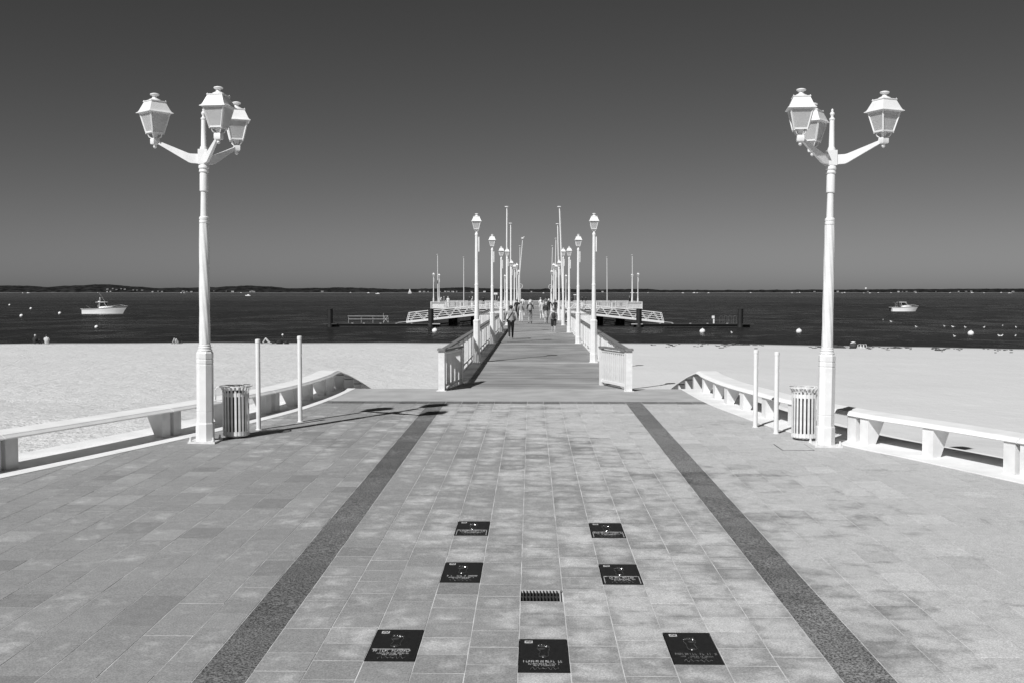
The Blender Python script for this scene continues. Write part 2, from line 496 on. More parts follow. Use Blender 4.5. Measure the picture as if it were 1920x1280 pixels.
# ------------------------------------------------------------------ far shore
RIDGE = [(-400, 541), (-150, 539), (0, 536.5), (40, 537.5), (80, 540.5), (120, 537), (190, 534.5), (235, 538), (285, 541.5), (330, 541), (400, 540), (430, 538.3), (465, 537), (500, 538.5),
         (540, 542), (600, 541), (640, 540.3), (690, 541.5), (740, 543.5), (800, 542.5), (870, 540.2), (915, 542), (960, 544), (1010, 543.5), (1035, 541.3), (1065, 543.5), (1100, 544.2),
         (1160, 543.6), (1210, 543), (1240, 545), (1330, 545.2), (1420, 545.2), (1560, 544.6), (1700, 543.8), (1800, 543), (1920, 543), (2100, 543.5), (2400, 544.5)]
FAR = 4300.0
def ridge_h(x):
    px = 1003.5 + x / (FAR + 350) * FPX
    for a, b in zip(RIDGE[:-1], RIDGE[1:]):
        if a[0] <= px <= b[0]:
            t = (px - a[0]) / (b[0] - a[0]); t = t * t * (3 - 2 * t)
            return CAM_H + 2.0 + (547 - (a[1] + (b[1] - a[1]) * t)) * (FAR + 350) / FPX
    return 6.0
mb = MB(); rows = [(0, 0.0), (25, .22), (60, .4), (130, .62), (220, .83), (350, 1.0), (480, .9), (700, .5), (1000, 0)]
xs2 = [-3400 + i * 6.0 for i in range(1134)]
for j, (dy, k) in enumerate(rows):
    for x in xs2:
        h = ridge_h(x); z = WATER + 0.3 + (h - WATER) * k
        if 0 < j < len(rows) - 1:
            z += (1.9 * noise.noise(Vector((x * .045, dy * .05, 3))) + 1.5 * noise.noise(Vector((x * .12, dy * .1, 8)))) + (1.6 if j == 1 else 0)
        mb.v.append((x, FAR + dy + 14 * noise.noise(Vector((x * .004, 0, 0))), z))
nx = len(xs2)
for j in range(len(rows) - 1):
    for i in range(nx - 1):
        mb.f.append((j * nx + i, j * nx + i + 1, (j + 1) * nx + i + 1, (j + 1) * nx + i)); mb.mi.append(0); mb.tone.append(0)
tag(mb.build('hills', M['hill'], smooth=180), kind='structure')
mb = MB()
secs = []
for x in [-3400 + 40 * i for i in range(171)]:
    y = FAR - 8 + 14 * noise.noise(Vector((x * .004, 0, 0)))
    hh = 0.8 + 0.8 * noise.noise(Vector((x * .01, 1, 0)))
    secs.append([(x, y - 18, WATER - .3), (x, y, WATER + .3 + hh * .6), (x, y + 14, WATER + .5 + hh * .6)])
mb.loft([[Vector(p) for p in s] for s in secs])
tag(mb.build('far_beach', M['farsand']), kind='structure')

# ------------------------------------------------------------------ plaza paving
PITCH_S = 0.355
SHEAR = 0.0035
mb = MB()
poly = [(p.x - 0.5, p.y) for p in KERB_L if p.y < 23.4] + [(p.x + 0.5, p.y) for p in reversed(KERB_R) if p.y < 23.4]
poly = [(-25, -20)] + [(-14.6, 2)] + poly + [(13.2, 2), (25, -20)]
def to_local(x, y): return (x, y - EDGE_Y)
up_ = [to_local(*p) for p in poly]
mb.add([(x, y, -0.026) for x, y in up_] + [(x, y, -0.16) for x, y in up_], [tuple(range(len(up_)))[::-1]] + [(i, (i + 1) % len(up_), len(up_) + (i + 1) % len(up_), len(up_) + i) for i in range(len(up_))])
bed = mb.build('plaza_paving', M['mortar']); tag(bed, kind='structure')
bed.location = (0, EDGE_Y, 0); bed.rotation_euler = (SLOPE, 0, 0)

X0 = -0.1706
def col_x(k):  # world-local x of column joint k (before shear)
    if k < -6: return X0 - 6 * PITCH_S - 0.28 - (-7 - k) * 0.372
    if k > 7: return X0 + 7 * PITCH_S + (k - 7) * 0.365
    return X0 + k * PITCH_S
def v_at(py):  # local v (distance along the paving) of a photo row on the centre line
    return on_plaza(1000, py).y - EDGE_Y
plaque_specs = [  # column, top row, bottom row in the photo, framed lower panel
    (-2, 977, 1004), (2, 979, 1007), (-2, 1054, 1092), (2, 1056, 1094), (-3, 1181, 1241), (0, 1197, 1260), (3, 1183, 1243)]
reserved = {}
for k, t, b in plaque_specs: reserved.setdefault(k, []).append((v_at(b), v_at(t)))
GR = (v_at(1127), v_at(1105)); reserved.setdefault(0, []).append(GR)

rs = random.Random(3)
slabs = []   # (u, v, su, sv, dark, tone)
def fill(k, v0, v1, u0, u1, dark, L):
    n = max(1, round((v1 - v0) / L)); d = (v1 - v0) / n
    for i in range(n): slabs.append((u0, u1, v0 + i * d, v0 + (i + 1) * d, dark, rs.random()))
for k in range(-34, 34):
    u0, u1 = col_x(k), col_x(k + 1)
    dark = k in (-6, 6)
    L = 0.71 if dark else (PITCH_S if -6 < k < 6 else rs.choice((0.36, 0.45, 0.53)))
    gaps = sorted(reserved.get(k, []))
    v = -19.4 - rs.random() * L
    stop = -0.02
    for g0, g1 in gaps + [(stop, stop)]:
        if k in reserved:
            fill(k, v, g0, u0, u1, dark, L)
        else:
            while v < g0 - 0.05:
                l_ = min(L * (rs.choice((1, 1, 1, 1.5, 1)) if not dark else rs.choice((1, 1.3))), g0 - v)
                slabs.append((u0, u1, v, v + l_, dark, rs.random())); v += l_
        v = g1
# row of dark stones at the pier end of the paving
for k in range(-13, 11):
    slabs.append((col_x(k), col_x(k + 1), 0.0, 0.42, True, rs.random()))

def slab_geom(mb, u0, u1, v0, v1, dz=0.0, tl=0.0):
    gx, gy = 0.0042, 0.0032
    a = (u0 + gx, v0 + gy); c = (u1 - gx, v1 - gy)
    vs = [(a[0], a[1], -.02), (c[0], a[1], -.02), (c[0], c[1], -.02), (a[0], c[1], -.02),
          (a[0], a[1], dz - tl), (c[0], a[1], dz), (c[0], c[1], dz + tl), (a[0], c[1], dz)]
    mb.add(vs, [(4, 5, 6, 7), (0, 1, 5, 4), (1, 2, 6, 5), (2, 3, 7, 6), (3, 0, 4, 7)])
def set_uv(me):
    uvl = me.uv_layers.new(name='slab')
    for p in me.polygons:
        vs = [me.vertices[i].co for i in p.vertices]
        x0 = min(q.x for q in vs); x1 = max(q.x for q in vs); y0 = min(q.y for q in vs); y1 = max(q.y for q in vs)
        for li in p.loop_indices:
            c = me.vertices[me.loops[li].vertex_index].co
            uvl.data[li].uv = ((c.x - x0) / max(1e-6, x1 - x0), (c.y - y0) / max(1e-6, y1 - y0))
def sheared(u, v): return u - SHEAR * v
keep = []
for s in slabs:
    u0, u1, v0, v1, dark, tone = s
    vm = (v0 + v1) / 2; um = sheared((u0 + u1) / 2, vm); Y = vm + EDGE_Y
    if um < edge_x(KERB_L, Y) - 0.45 - (0.6 if Y < 12 else 0) or um > edge_x(KERB_R, Y) + 0.45 + (0.6 if Y < 12 else 0): continue
    P = Vector((um, Y, SLOPE * vm)) - EYE
    dpt = P.dot(FWD); px = 960 + FPX * P.dot(RIGHT) / dpt; py = 640 - FPX * P.dot(UP) / dpt
    vis = 0 < px < 1920 and py < 1285
    keep.append((vis, dpt, s))
order = sorted([k for k in keep if k[0]], key=lambda k: k[1])
single = {id(k[2]) for k in order[:300]}
cache = {}
field, joints = MB(), MB()
for vis, dpt, s in keep:
    u0, u1, v0, v1, dark, tone = s
    vm = (v0 + v1) / 2; uc = sheared((u0 + u1) / 2, vm)
    dz = rs.uniform(-.0012, .0012); tl = rs.uniform(-.0008, .0008)
    hu, hv = (u1 - u0) / 2, (v1 - v0) / 2
    joints.add([(uc - hu, v0, -.0022), (uc + hu, v0, -.0022), (uc + hu, v1, -.0022), (uc - hu, v1, -.0022)], [(0, 1, 2, 3)])
    if id(s) in single:
        key = (round(hu, 3), round(hv, 2), dark)
        if key not in cache:
            m1 = MB(); slab_geom(m1, -hu, hu, -hv, hv)
            me = m1.mesh('paving_slab', M['strip_o'] if dark else M['slab_o']); set_uv(me); cache[key] = me
        o = link('paving_slab', cache[key], bed, (uc, vm, dz)); o['tone'] = tone
        o.rotation_euler = (rs.uniform(-.0015, .0015), rs.uniform(-.0015, .0015), SHEAR)
        o.scale = (1, hv / round(hv, 2) if round(hv, 2) else 1, 1)
    else:
        field.cur = 1 if dark else 0; field.curt = tone
        slab_geom(field, uc - hu, uc + hu, v0, v1, dz, tl)
me = field.mesh('paving_field', [M['slab_g'], M['strip_g']], tone=True); set_uv(me)
tag(link('paving_field', me, bed), kind='stuff')
tag(joints.build('joint_mortar', M['mortar'], bed), kind='stuff')

# plaques ------------------------------------------------------------
def footprint(mb, flip):
    """raised rim of a sunken footprint with five toe dimples, x across, y along"""
    s = -1 if flip else 1
    outline = [(-.030, -.105), (.0, -.122), (.030, -.105), (.036, -.06), (.034, .0), (.044, .05), (.036, .085), (.0, .095), (-.036, .088), (-.042, .05), (-.022, .0), (-.030, -.06)]
    pts = catmull([(x * s, y, 0.001) for x, y in outline + [outline[0]]], 4)
    mb.tube(pts, 0.0035, 6)
    for x, y, r in ((-.030, .112, .014), (-.008, .122, .0105), (.010, .120, .0098), (.026, .110, .0088), (.039, .096, .008)):
        mb.sphere((x * s, y, 0.0), r, 10, 6, (1, 1.15, .75))
    mb.sphere((-.012 * s, .055, -.002), .026, 12, 6, (1.1, .8, .25))
    mb.sphere((.0, -.09, -.002), .020, 12, 6, (1, .8, .25))
PLQ = [
 (0, False, True, 'framed black footprint plaque closest to the pier, in the row toward the lamp shadow'),
 (1, True, True, 'framed black footprint plaque closest to the pier, in the row toward the access cover'),
 (2, False, False, 'unframed black footprint plaque, middle of its row of three toward the lamp shadow'),
 (3, True, True, 'framed black footprint plaque, middle of its row of three toward the access cover'),
 (4, False, False, 'black footprint plaque with one pale line over its lettering, farthest from the pier'),
 (5, False, False, 'black footprint plaque lying alone in line with the drain grate, signature at its foot'),
 (6, True, False, 'unframed black footprint plaque with dull lettering, farthest from the pier toward the access cover')]
for (k, t, b), (i, flip, framed, lab) in zip(plaque_specs, PLQ):
    v0, v1 = v_at(b), v_at(t); vm = (v0 + v1) / 2; hv = (v1 - v0) / 2 - .006; hu = PITCH_S / 2 - .008
    uc = sheared((col_x(k) + col_x(k + 1)) / 2, vm)
    base = Vector((uc, EDGE_Y + vm, SLOPE * vm))
    root = thing('footprint_plaque', lab, 'plaque', base, group='footprint plaques set in the paving')
    root.rotation_euler = (SLOPE, 0, SHEAR)
    mb = MB(); mb.box((0, 0, -.0115), (hu * 2, hv * 2, .027)); mb.build('plate', M['plaque'], root)
    r2 = random.Random(20 + i)
    mb = MB()   # badge: pale frame with a small emblem of waves and a sail
    bx, by = -hu * .62, hv * .80
    mb.box((bx, by, .0035), (.058, .046, .002))
    mb.build('badge', M['tin'], root)
    bo = MB()
    bo.bar((bx - .02, by - .006, .0056), (bx - .004, by + .012, .0056), .006, .001)
    bo.bar((bx - .004, by + .012, .0056), (bx + .012, by - .008, .0056), .006, .001)
    bo.bar((bx - .02, by - .013, .0056), (bx + .02, by - .013, .0056), .004, .001)
    bo.box((bx + .017, by + .006, .0056), (.007, .016, .001))
    bo.build('emblem', M['plaque'], root)
    mb = MB(); footprint(mb, flip)
    f = mb.build('footprint', M['foot'], root, smooth=50); f.location = (0, hv * .22, .002)
    lm = M['letter'] if i in (1, 3, 0, 4) else M['lettermid'] if i == 6 else M['letter']
    def row(y, x0, x1, h, w, name, bold):
        q = MB(); x = x0
        while x < x1:
            if r2.random() < .86:
                st = w * r2.uniform(.22, .34)
                kind = r2.randrange(4)
                q.box((x, y, .0034), (st, h * r2.uniform(.8, 1.1), .003))
                if kind > 0: q.box((x + w * .3, y + h * (.38 if kind != 2 else -.38), .0034), (w * .5, h * .2, .003))
                if kind == 3: q.box((x + w * .55, y, .0034), (st, h * .8, .003))
                if kind == 1: q.box((x + w * .3, y, .0034), (w * .5, h * .17, .003))
            x += w * r2.uniform(.95, 1.1)
        tag(q.build(name, lm, root), kind='stuff')
    row(-hv * .40, -hu * .82, hu * .84, .036, .0165, 'lettering', True)
    row(-hv * .55, -hu * .62, hu * .66, .019, .010, 'lettering', False)
    row(-hv * .63, -hu * .4, hu * .42, .017, .010, 'lettering', False)
    sg = MB()    # handwritten flourish
    pts = [(-hu * .55 + hu * 1.15 * j / 26, -hv * .80 + hv * .055 * sin(j * 1.35 + i) * (1 + .6 * sin(j * .4)), .003) for j in range(27)]
    sg.tube(pts, .0016, 5); sg.build('signature', M['lettermid'], root)
    if framed:
        fr = MB()
        fr.box((0, -hv * .27, .0036), (hu * 1.84, .010, .003)); 
        for sd in (-1, 1): fr.box((sd * hu * .91, -hv * .59, .0036), (.007, hv * .66, .003))
        fr.build('panel_frame', M['letter'], root)  # pale border carries the gloss of the reflecting lower panel
    elif i == 4:
        fr = MB(); fr.box((-.02, -hv * .30, .0036), (hu * 1.6, .006, .003)); fr.build('panel_frame', M['letter'], root)

# drain grate --------------------------------------------------------
v0, v1 = GR; vm = (v0 + v1) / 2; uc = sheared((col_x(0) + col_x(1)) / 2, vm) - .012
root = thing('drain_grate', 'square iron drain grate with slots sunk in the paving', 'drain', (uc, EDGE_Y + vm, SLOPE * vm))
root.rotation_euler = (SLOPE, 0, SHEAR)
hu, hv = .17, (v1 - v0) / 2 - .004
mb = MB(); mb.box((0, 0, -.0245), (hu * 2, hv * 2, .002)); mb.build('dark_pan', M['dark_pan'], root)  # shallow pan, its near-black colour carries the shade of a deeper pit
mb = MB()
for sd in (-1, 1):
    mb.box((sd * (hu - .004), 0, -.012), (.008, hv * 2, .0245)); mb.box((0, sd * (hv - .004), -.0125), (hu * 2 - .018, .008, .0235))
mb.build('frame', M['alu'], root)
bar = MB(); bar.box((0, 0, -.011), (.0085, hv * 2 - .02, .021)); barm = bar.mesh('bar', M['iron'])
for j in range(11): link('bar', barm, root, (-hu + .030 + j * (2 * hu - .06) / 10, 0, 0))
mb = MB(); mb.box((0, 0, -.0135), (hu * 2 - .02, .008, .017)); mb.build('cross_bar', M['iron'], root)

# access cover -------------------------------------------------------
p = on_plaza(1488, 838)
root = thing('access_cover', 'paved access cover with dark edge gap before the bin and lamp', 'manhole cover', (p.x, p.y, p.z + .003))
root.rotation_euler = (SLOPE, 0, 0)
mb = MB(); mb.box((0, 0, -.010), (.50, .62, .022)); mb.build('edge_gap', M['dark_pan'], root)
me = MB(); me.curt = .5; slab_geom(me, -.243, .243, -.303, .303); mm = me.mesh('inlay', M['slab_o']); set_uv(mm)
o = link('inlay', mm, root, (0, 0, .0035)); o['tone'] = .6

# ------------------------------------------------------------------ concrete apron and ramps
AP0 = EDGE_Y + 0.43
mb = MB()
pl = [(edge_x(KERB_L, AP0) - .5, AP0), (-5.0, 26.38), (4.3, 26.38), (edge_x(KERB_R, AP0) + .5, AP0)]
mb.add([(x, y, 0.002) for x, y in pl] + [(x, y, -1.2) for x, y in pl], [(3, 2, 1, 0), (0, 1, 5, 4), (1, 2, 6, 5), (2, 3, 7, 6), (3, 0, 4, 7)])
tag(mb.build('apron', M['apron']), kind='structure')
for (xa, xb) in ((-5.55, -2.45), (2.45, 4.75)):
    mb = MB()
    vs = [(xa, 26.42, -.004), (xb, 26.42, -.004), (xb, 32.2, -1.02), (xa, 32.2, -1.02)]
    mb.add(vs + [(x, y, -1.6) for x, y, z in vs], [(0, 1, 2, 3), (0, 4, 5, 1), (1, 5, 6, 2), (2, 6, 7, 3), (3, 7, 4, 0)])
    tag(mb.build('beach_ramp', M['wood']), kind='structure')  # out of view; dark wood added to cut light bounced under the bench ends

# kerbs (pale footing the benches stand on) ---------------------------
def kerb(curve, sgn):
    mb = MB(); secs = []
    C = [p for p in curve]
    for i, p in enumerate(C):
        d = (C[min(i + 1, len(C) - 1)] - C[max(i - 1, 0)]).normalized()
        nrm = Vector((-d.y, d.x)) * sgn
        z = plaza_z(p.y) + 0.012
        q = p + nrm * 1.4
        secs.append([Vector((p.x, p.y, z - .2)), Vector((p.x, p.y, z - .004)), Vector((p.x + nrm.x * .02, p.y + nrm.y * .02, z)), Vector((q.x, q.y, z)), Vector((q.x, q.y, z - .6))])
    mb.loft(secs); o = mb.build('kerb', M['kerb']); tag(o, kind='structure')
kerb(KERB_L, 1); kerb(KERB_R, -1)

# ------------------------------------------------------------------ benches
def bench(curve, sgn, label, slab_cuts, supports, ramp_sup, endx):
    SZ = 0.44
    pts = []
    for i, p in enumerate(curve):
        if p.y > 25.6 or p.y < 9.8: continue
        d = (curve[min(i + 1, len(curve) - 1)] - curve[max(i - 1, 0)]).normalized()
        nrm = Vector((-d.y, d.x)) * sgn
        q = p + nrm * 0.34
        pts.append(Vector((q.x, q.y, SZ)))
    x = endx
    pts += [Vector((x, 26.25, SZ)), Vector((x, 26.62, SZ - .005)), Vector((x, 27.1, SZ - .075)), Vector((x, 28.2, .25 - .05)), Vector((x, 30.2, -.15)), Vector((x, 32.0, -.5))]
    lens = [0]
    for a, b in zip(pts[:-1], pts[1:]): lens.append(lens[-1] + (b - a).length)
    T = lens[-1]
    def s_of_y(y):
        for i, (a, b) in enumerate(zip(pts[:-1], pts[1:])):
            if a.y <= y <= b.y: return lens[i] + (y - a.y) / (b.y - a.y) * (b - a).length
        return T
    root = thing('concrete_bench', label, 'bench', (pts[0].x, pts[0].y, plaza_z(pts[0].y) + .012), group='curved benches along the plaza edges')
    org = root.location.copy()
    sect = [(.012, -.072), (0, -.060), (.006, -.050), (.045, -.020), (.051, -.022), (.062, -.007), (.095, 0), (.50, 0), (.55, -.02), (.56, -.05), (.54, -.075)]
    cuts = [0] + [s_of_y(y) for y in slab_cuts] + [T]
    for a, b in zip(cuts[:-1], cuts[1:]):
        a2, b2 = a + .006, b - .006
        ss = [a2] + [L for L in lens if a2 + .02 < L < b2 - .02] + [b2]
        secs = []
        for s in ss:
            p, d = polyline_at(pts, s)
            dd = Vector((d.x, d.y, 0)).normalized(); nrm = Vector((-dd.y, dd.x, 0)) * sgn
            secs.append([p - org + nrm * w + Vector((0, 0, z)) for w, z in (sect if sgn < 0 else sect)])
        mb = MB(); mb.loft(secs, close=True)
        mb.build('seat_slab', M['seat'], root)
    for y, wid in supports + ramp_sup:
        s = s_of_y(y); p, d = polyline_at(pts, s)
        dd = Vector((d.x, d.y, 0)).normalized(); nrm = Vector((-dd.y, dd.x, 0)) * sgn
        top = p.z - .078
        if y < 26.4: zb = plaza_z(y) + .010
        else: zb = -.004 - (y - 26.42) * .1757 - .02
        mb = MB()
        prof = [(.03, zb), (.03, top), (.36, top), (.18, zb)]
        A = [p + nrm * w + Vector((0, 0, z - p.z)) - dd * wid / 2 - org for w, z in prof]
        B = [p + nrm * w + Vector((0, 0, z - p.z)) + dd * wid / 2 - org for w, z in prof]
        mb.add(A + B, [(0, 1, 2, 3), (7, 6, 5, 4), (0, 4, 5, 1), (1, 5, 6, 2), (2, 6, 7, 3), (3, 7, 4, 0)])
        mb.build('support', M['concrete'], root)
    return root
bench(KERB_L, 1, 'long curved concrete bench behind the bin, its plaza face in shade', [14.45, 17.85, 21.2, 24.0],
      [(11.6, .22), (14.3, .22), (14.58, .22), (17.7, .2), (17.98, .2), (19.4, .22), (20.95, .22), (21.33, .2), (22.3, .22), (23.4, .22), (24.6, .22), (25.7, .2)], [(27.2, .2), (28.6, .2), (30.0, .2)], -4.88)
bench(KERB_R, -1, 'long curved concrete bench with sunlit supports behind the access cover', [14.4, 17.35, 20.4, 23.6],
      [(11.6, .22), (14.27, .2), (14.53, .2), (15.95, .22), (17.2, .2), (17.5, .22), (19.3, .22), (20.55, .22), (21.8, .22), (22.9, .22), (24.0, .22), (25.4, .2)], [(27.2, .2), (28.6, .2), (30.0, .2)], 4.0)

# ------------------------------------------------------------------ lanterns and lamps
def lantern(parent, loc, rz, sc=1.0, holder=True):
    fr = MB()
    b0, t0, zb, zt = .105, .178, .20, .53
    cor = [(-1, -1), (1, -1), (1, 1), (-1, 1)]
    for x, y in cor:
        fr.bar((x * b0, y * b0, zb), (x * t0, y * t0, zt), .026, .026)
        fr.sphere((x * b0, y * b0, zb - .018), .014, 8, 5)
    for i in range(4):
        (x, y), (x2, y2) = cor[i], cor[(i + 1) % 4]
        fr.bar((x * b0, y * b0, zb), (x2 * b0, y2 * b0, zb), .024, .026)
        fr.bar((x * t0, y * t0, zt - .006), (x2 * t0, y2 * t0, zt - .006), .02, .03)
    for x, y in cor:    # cage legs curling in to the holder
        fr.tube([(x * .085, y * .085, zb), (x * .083, y * .083, .165), (x * .07, y * .07, .125), (x * .042, y * .042, .10), (x * .02, y * .02, .095)], .0105, 6)
    fr.lathe([(.03, .095), (.045, .19), (.05, .2)], 10)
    if holder:
        fr.lathe([(.052, .0), (.058, .015), (.058, .085), (.05, .10)], 4, sq=True)
        fr.lathe([(.008, -.075), (.026, -.06), (.032, -.04), (.022, -.018), (.04, -.008), (.04, .0)], 12)
    else:
        fr.lathe([(.055, .0), (.06, .02), (.042, .05), (.05, .10)], 12)
    o = fr.build('lantern', M['white'], parent, smooth=35)
    o.location = loc; o.rotation_euler = (0, 0, rz); o.scale = (sc, sc, sc)
    rf = MB(); rf.lathe([(.20, .527), (.228, .529), (.226, .537), (.203, .553), (.188, .58), (.132, .715), (.142, .722), (.142, .736), (.12, .738)], 4, sq=True)
    rf.lathe([(.115, .737), (.095, .762), (.045, .785), (.038, .81)], 14)
    for x, y in cor: rf.sphere((x * .13, y * .13, .742), .009, 6, 4)
    rf.build('roof', M['white'], o, smooth=30)
    cp = MB(); cp.lathe([(.034, .808), (.04, .822), (.074, .838), (.08, .85), (.072, .862), (.04, .873), (.002, .878)], 16)
    cp.build('cap', M['white'], o, smooth=40)
    for i in range(4):
        (x, y), (x2, y2) = cor[i], cor[(i + 1) % 4]
        pn = MB()
        P = [Vector((x * b0, y * b0, zb)), Vector((x2 * b0, y2 * b0, zb)), Vector((x2 * t0, y2 * t0, zt)), Vector((x * t0, y * t0, zt))]
        n_ = (P[1] - P[0]).cross(P[3] - P[0]).normalized() * .003
        c = sum(P, Vector()) / 4
        P = [q.lerp(c, .06) for q in P]
        pn.add([q - n_ for q in P] + [q + n_ for q in P], [(0, 1, 2, 3), (7, 6, 5, 4), (0, 4, 5, 1), (1, 5, 6, 2), (2, 6, 7, 3), (3, 7, 4, 0)])
        pn.build('pane', M['pane'], o)
    bl = MB(); bl.lathe([(.02, .20), (.022, .27), (.045, .33), (.05, .38), (.03, .44), (.004, .46)], 10)
    bl.build('bulb', M['whiteworn'], o, smooth=60)
    return o

def triple_lamp(loc, rz, label, sz):
    root = thing('street_lamp', label, 'street lamp', loc, group='three-armed lamps on the plaza')
    root.scale = (1, 1, sz); root.rotation_euler = (0, .008, 0)
    mb = MB(); mb.box((0, 0, .016), (.44, .44, .032))
    for x in (-.185, .185):
        for y in (-.185, .185): mb.lathe([(.026, .032), (.026, .06), (.016, .062), (.016, .10), (.004, .104)], 6, (x, y, 0))
    mb.build('base_plate', M['whiteworn'], root, smooth=30)
    mb = MB()
    mb.lathe([(.150, .032), (.150, .31), (.143, .325)], 8, rot=pi / 8)
    mb.lathe([(.135, .325), (.135, .50), (.131, .505), (.131, .51), (.135, .515), (.135, 1.28), (.130, 1.285), (.130, 1.30), (.136, 1.305), (.136, 1.36), (.130, 1.365), (.130, 1.38), (.136, 1.385), (.136, 1.47), (.118, 1.50)], 8, rot=pi / 8)
    mb.build('pedestal', M['white'], root, smooth=20)
    mb = MB(); mb.lathe([(.115, 1.50), (.118, 1.52), (.10, 1.535), (.108, 1.56), (.095, 1.58), (.098, 1.60), (.08, 1.62)], 20)
    mb.build('collar', M['white'], root, smooth=30); mb = MB()
    mb.lathe([(.066, 3.58), (.078, 3.595), (.078, 3.63), (.068, 3.64), (.078, 3.65), (.078, 3.68), (.06, 3.70)], 20)
    mb.build('collar', M['white'], root, smooth=30); mb = MB()
    mb.lathe([(.058, 4.10), (.068, 4.11), (.066, 4.38), (.06, 4.40), (.078, 4.42), (.07, 4.46), (.084, 4.48), (.082, 4.52), (.07, 4.54)], 16)
    mb.build('collar', M['white'], root, smooth=30)
    mb = MB()
    prof = [(.078 + .008 * (1 - t), 1.62 + 1.96 * t) for t in [i / 60 for i in range(61)]]
    mb.lathe(prof, 48, lobes=.035, nl=8, twist=9.0)
    mb.build('shaft', M['white'], root, smooth=60)
    mb = MB(); mb.lathe([(.058, 3.70), (.05, 4.11)], 16); mb.build('upper_shaft', M['white'], root, smooth=30)
    mb = MB()
    mb.lathe([(.062, 4.54), (.062, 4.80), (.05, 4.83), (.044, 4.84), (.037, 5.26), (.045, 5.27), (.045, 5.29), (.03, 5.30)], 16)
    mb.box((0, 0, 4.66), (.15, .15, .24))
    mb.build('upper_pole', M['white'], root, smooth=30)
    mb = MB(); mb.lathe([(.028, 5.30), (.02, 5.33), (.034, 5.35), (.038, 5.37), (.024, 5.395), (.014, 5.40), (.022, 5.42), (.012, 5.44), (.002, 5.45)], 14)
    mb.build('finial', M['white'], root, smooth=50)
    R = 0.775
    for k in range(3):
        a = rz + k * 2 * pi / 3
        d = Vector((cos(a), sin(a), 0)); n = Vector((-sin(a), cos(a), 0))
        ar = MB()
        st = [(.06, 4.63, .155, .05), (.20, 4.635, .15, .05), (.24, 4.645, .145, .048), (R - .05, 4.885, .055, .036)]
        secs = [[d * r + n * sx * w / 2 + Vector((0, 0, z + sz * h / 2)) for sx, sz in ((-1, -1), (1, -1), (1, 1), (-1, 1))] for r, z, h, w in st]
        ar.loft(secs, close=True); ar.build('arm', M['white'], root)
        lantern(root, d * R + Vector((0, 0, 4.855)), a + pi / 4, .94)
    return root
pL, pR = on_plaza(385, 828), on_plaza(1547, 835)
triple_lamp(pL, radians(184), 'tall white three-lantern lamp post casting its whole shadow across the paving', .992)
triple_lamp(pR, radians(-22), 'tall white three-lantern lamp post beside the access cover', .978)

def make_pier_lamp(extra):
    root = thing('pier_lamp', '', 'street lamp', (0, 0, 0), group='single-lantern lamps along the pier')
    mb = MB(); mb.box((0, 0, .012), (.30, .30, .024)); mb.build('base_plate', M['whiteworn'], root)
    mb = MB(); mb.lathe([(.135, .024), (.135, .30), (.122, .315), (.118, 1.36), (.124, 1.37), (.124, 1.42), (.085, 1.45), (.07, 1.47)], 8, rot=pi / 8)
    mb.build('pedestal', M['white'], root, smooth=20)
    mb = MB(); mb.lathe([(.082, 1.45), (.088, 1.60), (.07, 1.85), (.066, 2.6), (.072, 2.61), (.072, 2.65), (.062, 2.66), (.052, 4.30 + extra), (.062, 4.31 + extra), (.058, 4.36 + extra), (.05, 4.38 + extra)], 14)
    mb.bar((.075, 0, 3.75 + extra), (.075, 0, 4.25 + extra), .035, .035)
    mb.build('shaft', M['white'], root, smooth=30)
    lantern(root, Vector((0, 0, 4.36 + extra)), 0.06, .78, holder=False)
    return root
side_name = {-1: 'shaded railing', 1: 'sunlit railing'}
ordn = ['first', 'second', 'third', 'fourth', 'fifth', 'sixth', 'seventh', 'eighth']
protos = {0.0: make_pier_lamp(0.0), 0.45: make_pier_lamp(0.45)}
usedp = set()
def place_lamp(x, y, extra, label, rz=0):
    if extra not in usedp: o = protos[extra]; usedp.add(extra)
    else: o = copy_tree(protos[extra])
    o.location = (x, y, .004); o.rotation_euler = (0, 0, rz); o['label'] = label
    return o
LAMP_Y = [36.3 + 13.2 * i for i in range(8)]
for sd in (-1, 1):
    for i, y in enumerate(LAMP_Y):
        place_lamp(sd * 1.99, y, 0.45 if i in (3, 6) else 0.0, 'white lamp post with one lantern, %s from the plaza along the %s' % (ordn[i], side_name[sd]), random.uniform(-.1, .1))
for x, y, lab in ((-14.2, 149.0, 'white lamp post on the front corner of the pier head, shaded railing side'), (-14.1, 156.5, 'white lamp behind a flagpole, outer end of pier head, shaded railing side'),
                  (-4.7, 165.0, 'white lamp post at the back of the pier head, shaded railing side'), (4.75, 165.0, 'white lamp post at the back of the pier head, sunlit railing side'),
                  (14.2, 157.0, 'white lamp behind a flagpole, outer end of pier head, sunlit railing side'), (14.3, 149.0, 'white lamp post on the front corner of the pier head, sunlit railing side')):
    place_lamp(x, y, 0.0, lab)

